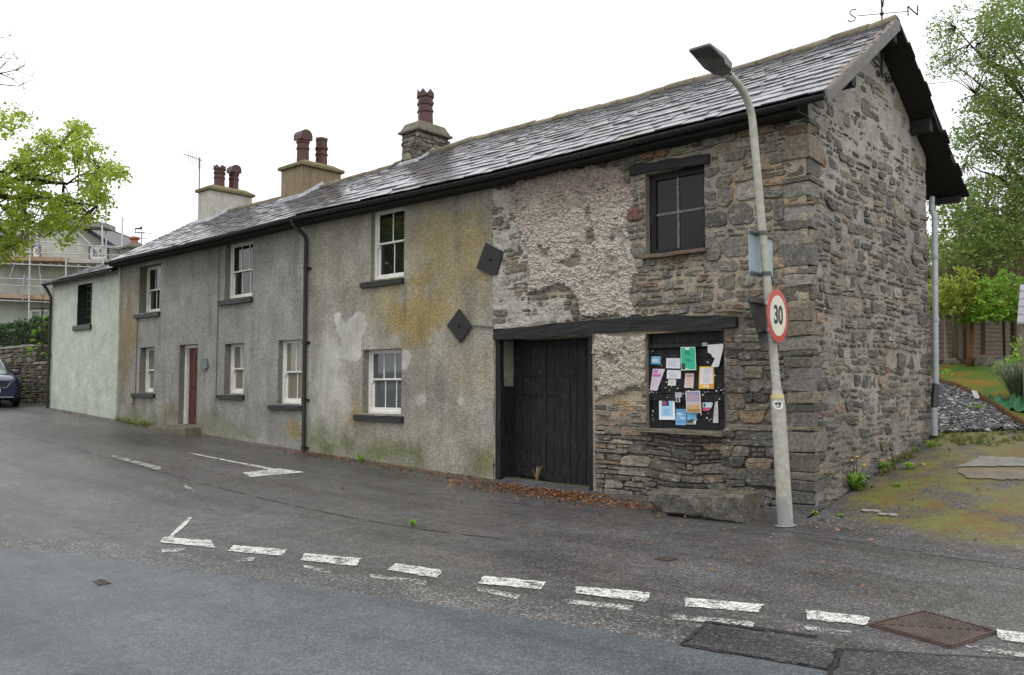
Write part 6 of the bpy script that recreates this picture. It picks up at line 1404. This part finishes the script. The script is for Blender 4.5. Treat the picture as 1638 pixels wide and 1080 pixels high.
for _ in range(15000):
    x=rng.uniform(-36,-23.7); top_=rng.random()<.35; y=.85+rng.uniform(0,1.4)*(1 if top_ else .25); zz=zt0+.18*float(fbm(x,y,1.2,3,5))-.25*(abs(y-1.5)>.6) if top_ else rng.uniform(1.6,zt0); y+=.15*float(fbm(x,zz,1.5,3,9))
    L.leaf(Vector((x,y,zz-rng.random()*.12)),.1,rng,1.25 if top_ else .9,.2)
L.build('foliage',L_DK,hd_)
t=shrub('shrub','light green sapling sprouting at the hedge by the painted cottage',66,490,27,30,80,L_BR,61,16,22,.1,3,BARK,None)
# scaffolded house
HD=42
hs=thing('rendered_house','grey green rendered house with steep gable behind scaffolding','house',tuple(at_d(60,600,HD)))
H_=lambda x,y,d=0:Vector(at_d(x,y,HD+d)); fh=Vector(FH)
q=MB(); q.prism([H_(-140,640),H_(218,640),H_(218,415),H_(92,340),H_(30,372),H_(-140,372)],tuple(fh*8)); q.usec=False
q.col=(.42,.44,.38); q.c=[(.42,.44,.38)]*len(q.v); q.usec=True; q.build('rendered_wall',HOUSEW,hs)
q=MB(); up_=Vector((0,0,.22))
for a,b in ((H_(90,334,-.35),H_(224,417,-.35)),(H_(94,334,-.35),H_(14,386,-.35))): q.hexa([a-up_,b-up_,b-up_+fh*8.7,a-up_+fh*8.7],[a,b,b+fh*8.7,a+fh*8.7])
q.hexa([H_(-150,384,-.3),H_(25,384,-.3),H_(25,384,8),H_(-150,384,8)],[H_(-150,376,-.3),H_(25,376,-.3),H_(40,352,4),H_(-150,352,4)])
q.build('roof',m_simple('dark_slate_roof',(.035,.033,.035),(.06,.058,.06),5,.5,.3),hs)
def hwin(x0,x1,y0,y1):
    f=MB(); a=H_(x0,y1,-.06);b=H_(x1,y1,-.06);c=H_(x1,y0,-.06);d=H_(x0,y0,-.06); 
    for p,s in ((a,b),(b,c),(c,d),(d,a)): f.beam(p,s,.12,.1,tuple(fh))
    f.beam((a+b)/2,(c+d)/2,.08,.08,tuple(fh)); o=f.build('window',WPAINT,hs); g_=MB(); g_.prism([H_(x0,y1,-.03),H_(x1,y1,-.03),H_(x1,y0,-.03),H_(x0,y0,-.03)],tuple(fh*.02)); g_.build('window_pane',m_glass('far_glass',(.25,.28,.3)),o)
    m_=MB(); 
    for p,s in ((H_(x0-3,y1+2,-.02),H_(x0-3,y0-3,-.02)),(H_(x1+3,y1+2,-.02),H_(x1+3,y0-3,-.02)),(H_(x0-4,y0-2.5,-.02),H_(x1+4,y0-2.5,-.02))): m_.beam(p,s,.1,.08,tuple(fh))
    m_.build('window_surround',flat((.1,.09,.09)),o)
hwin(147,169,397,413); hwin(50,80,497,530); hwin(56,60,397,413)
sf=thing('scaffolding','grey tube scaffolding with brown boards around the rendered house','scaffolding',tuple(at_d(60,600,HD-1.3)))
S_=lambda x,y,d=-1.2:Vector(at_d(x,y,HD+d))
def tb(name,a,b,r=.03,mat=GALV): m=MB(); m.tube([a,b],r,6); m.build(name,mat,sf)
PURP=m_simple('purple_marked_tube',(.3,.2,.32),(.42,.34,.44),9,.5)
for x0,y0,x1,y1,d in ((44,620,49,345,-1.4),(104,620,106,392,-1.4),(166,470,163,352,-1.4),(171,470,169,318,-.4),(193,470,196,348,-1.3),(-20,620,-18,350,-1.4)): tb('standard',S_(x0,y0,d),S_(x1,y1,d),.04)
tb('standard',S_(67,470,-.6),S_(58,357,-.6),.05); tb('standard',S_(36,480,-1.5),S_(39,440,-1.5),.04,PURP); tb('standard',S_(60,408,-1.5),S_(62,386,-1.5),.05,PURP); tb('brace',S_(125,372,-1.2),S_(175,420,-1.2),.03); tb('brace',S_(15,445,-1),S_(48,350,-1),.03)
for y0,y1,xa,xb in ((386,399,55,212),(401,409,-60,210),(419,428,-60,165),(443,449,-60,100),(453,460,-60,100),(478,484,-60,90),(393,396,155,212),(328,332,150,186),(347,350,110,175)): tb('ledger',S_(xa,y0,-1.45),S_(xb,y1,-1.45),.028)
def bd(a,b,h,name='board',mat=BOARDW): m=MB(); m.hexa([a,b,b+fh*1.1,a+fh*1.1],[a+Vector((0,0,h)),b+Vector((0,0,h)),b+fh*1.1+Vector((0,0,h)),a+fh*1.1+Vector((0,0,h))]); m.build(name,mat,sf)
bd(S_(-60,414),S_(104,418),.2); bd(S_(108,420),S_(168,421),.18,'board',m_simple('pale_board',(.42,.38,.33),(.52,.48,.43),4,.8)); bd(S_(-60,473),S_(86,480),.2); bd(S_(112,360),S_(168,364),.24,'board',m_simple('grey_board',(.22,.21,.2),(.3,.29,.27),4,.8))
for k in range(14): a=S_(-40+k*15,419+k*.4,-1.3); m=MB(); m.tube([a,a+fh*1.2],.03,5); m.build('transom',GALV,sf)
# ------------------------------------------------------------------ parked car (front faces the camera side)
CX,CY=None,None
pf=og(34,655); ca=R(-8)
car=thing('parked_car','dark blue car parked facing the camera by the garden wall, cut by the left edge','car',(0,0,0))
def carpt(l,w_,z): return (-l,w_,z)      # l: metres back from the bumper, w: to the car's left (+y)
WID=.92
st=[ # l, [(halfwidth,z)...] from bottom to roof centre
(0.0,[(.55,.28),(.66,.34),(.70,.48),(.70,.62),(.66,.74),(.5,.80),(.0,.82)]),
(.12,[(.66,.22),(.80,.32),(.84,.48),(.84,.66),(.78,.80),(.6,.88),(.0,.91)]),
(.4,[(.76,.20),(.89,.32),(.91,.5),(.91,.72),(.85,.90),(.66,.97),(.0,1.0)]),
(1.1,[(.78,.2),(.90,.32),(.92,.52),(.92,.8),(.87,.99),(.7,1.05),(.0,1.08)]),
(1.35,[(.78,.2),(.90,.32),(.92,.52),(.92,.82),(.88,1.01),(.74,1.07),(.0,1.1)]),
(2.15,[(.78,.2),(.90,.32),(.92,.52),(.92,.84),(.88,1.03),(.64,1.54),(.0,1.6)]),
(3.3,[(.78,.2),(.90,.32),(.92,.52),(.92,.86),(.88,1.06),(.65,1.55),(.0,1.61)]),
(4.1,[(.76,.22),(.88,.34),(.90,.54),(.89,.88),(.84,1.08),(.58,1.42),(.0,1.5)]),
(4.36,[(.6,.3),(.78,.36),(.84,.54),(.84,.86),(.78,1.0),(.6,1.04),(.0,1.06)])]
q=MB(); vs=[]
for l,ring in st: vs+=[carpt(l,w_,z) for w_,z in ring]+[carpt(l,-w_,z) for w_,z in ring[:-1][::-1]]
m=13; q.add(vs,[(i*m+k,i*m+(k+1)%m,(i+1)*m+(k+1)%m,(i+1)*m+k) for i in range(len(st)-1) for k in range(m)]+[tuple(range(m)),tuple((len(st)-1)*m+k for k in range(m))])
cpaint=G('dark_blue_car_paint'); CP=cpaint.fin((.012,.018,.06),.25,None,.5,.3,None,1.); CG=m_glass('car_glass',(.06,.1,.09)); CB=flat((.012,.012,.013),.5); CH=m_simple('chrome',(.5,.5,.52),(.62,.62,.64),9,.15,.02,.002,.9)
body=q.build('body',CP,car,smooth=35)
def pan(pts,name,mat,parent,th=.01):
    q=MB(); P=[Vector(carpt(*p)) for p in pts]; n=(P[1]-P[0]).cross(P[2]-P[0]).normalized()
    q.prism([p+n*.006 for p in P],tuple(n*th)); return q.build(name,mat,parent)
pan([(1.40,-.70,1.085),(1.40,.70,1.085),(2.08,.585,1.545),(2.08,-.585,1.545)],'windscreen',CG,car)
for s_ in (1,-1):
    e=[(1.62,.862*s_,1.06),(3.3,.875*s_,1.09),(3.35,.67*s_,1.5),(2.2,.66*s_,1.5)]; pan(e if s_<0 else e[::-1],'side_window',CG,car)
    e=[(.05,.45*s_,.72),(.22,.82*s_,.74),(.32,.85*s_,.88),(.16,.55*s_,.845)]; pan(e if s_<0 else e[::-1],'headlight',m_glass('lamp_glass',(.5,.52,.55),.08),car,.03)
    q=MB(); q.lathe((0,0,0),[(.0,0),(.001,.0)],3) if 0 else None
    c=carpt(1.55,1.0*s_,1.08); q.hexa([(c[0]-.08,c[1]-.1,c[2]-.07),(c[0]+.06,c[1]-.09,c[2]-.06),(c[0]+.06,c[1]+.09,c[2]-.06),(c[0]-.08,c[1]+.1,c[2]-.07)],[(c[0]-.08,c[1]-.1,c[2]+.08),(c[0]+.04,c[1]-.07,c[2]+.06),(c[0]+.04,c[1]+.07,c[2]+.06),(c[0]-.08,c[1]+.1,c[2]+.08)]); q.build('wing_mirror',CP,car,bevel=.03)
    for l in (.85,3.5):
        q=MB(); ring=[]; 
        prof=[(.2,.0),(.32,.0),(.335,.03),(.335,.17),(.32,.2),(.2,.2)]; n=20; vs=[]
        for r_,x in prof:
            for k in range(n): vs.append((-l+r_*math.cos(2*PI*k/n),s_*(.74+x),.335+r_*math.sin(2*PI*k/n)))
        q.add(vs,[(i*n+k,i*n+(k+1)%n,(i+1)*n+(k+1)%n,(i+1)*n+k) for i in range(5) for k in range(n)]); wh=q.build('wheel',CB,car,smooth=40)
        q=MB(); vs=[(-l+.21*math.cos(2*PI*k/n),s_*.93,.335+.21*math.sin(2*PI*k/n)) for k in range(n)]+[(-l+.06*math.cos(2*PI*k/n),s_*.95,.335+.06*math.sin(2*PI*k/n)) for k in range(n)]; q.add(vs,[(k,(k+1)%n,n+(k+1)%n,n+k) for k in range(n)]+[tuple(n+k for k in range(n))]); q.build('rim',CH,wh)
pan([(.0,-.42,.60),(.0,.42,.60),(.05,.5,.76),(.05,-.5,.76)],'grille',CB,car,.02)
q=MB(); q.beam(carpt(-.025,-.44,.59),carpt(-.025,.44,.59),.03,.02); q.beam(carpt(-.02,.42,.59),carpt(.0,.54,.76),.03,.02); q.beam(carpt(-.02,-.42,.59),carpt(.0,-.54,.76),.03,.02); q.beam(carpt(.02,-.62,.3),carpt(.02,.62,.3),.05,.035); q.build('chrome_trim',CH,car)
pl_=pan([(-.02,-.26,.44),(-.02,.26,.44),(-.02,.26,.555),(-.02,-.26,.555)],'number_plate',flat((.75,.75,.74)),car,.01)
text_mesh('MWJ',.1,Vector(carpt(-.042,.1,.5)),Vector((0,1,0)),Vector((0,0,1)),Vector((1,0,0)),.002,flat((.01,.01,.01)),'plate_letters',pl_,.002)
pan([(.02,.6,.42),(.06,.8,.42),(.06,.8,.5),(.02,.62,.5)],'fog_lamp',CB,car,.01)
# stand it: the front left bumper corner projects at the wall foot by the left edge
fx_=og(33,652); car.location=(fx_[0],fx_[1]-.85,g(fx_[0]-.8,fx_[1]-.8)); car.rotation_euler=(0,-math.atan(.035)*0,R(-6))
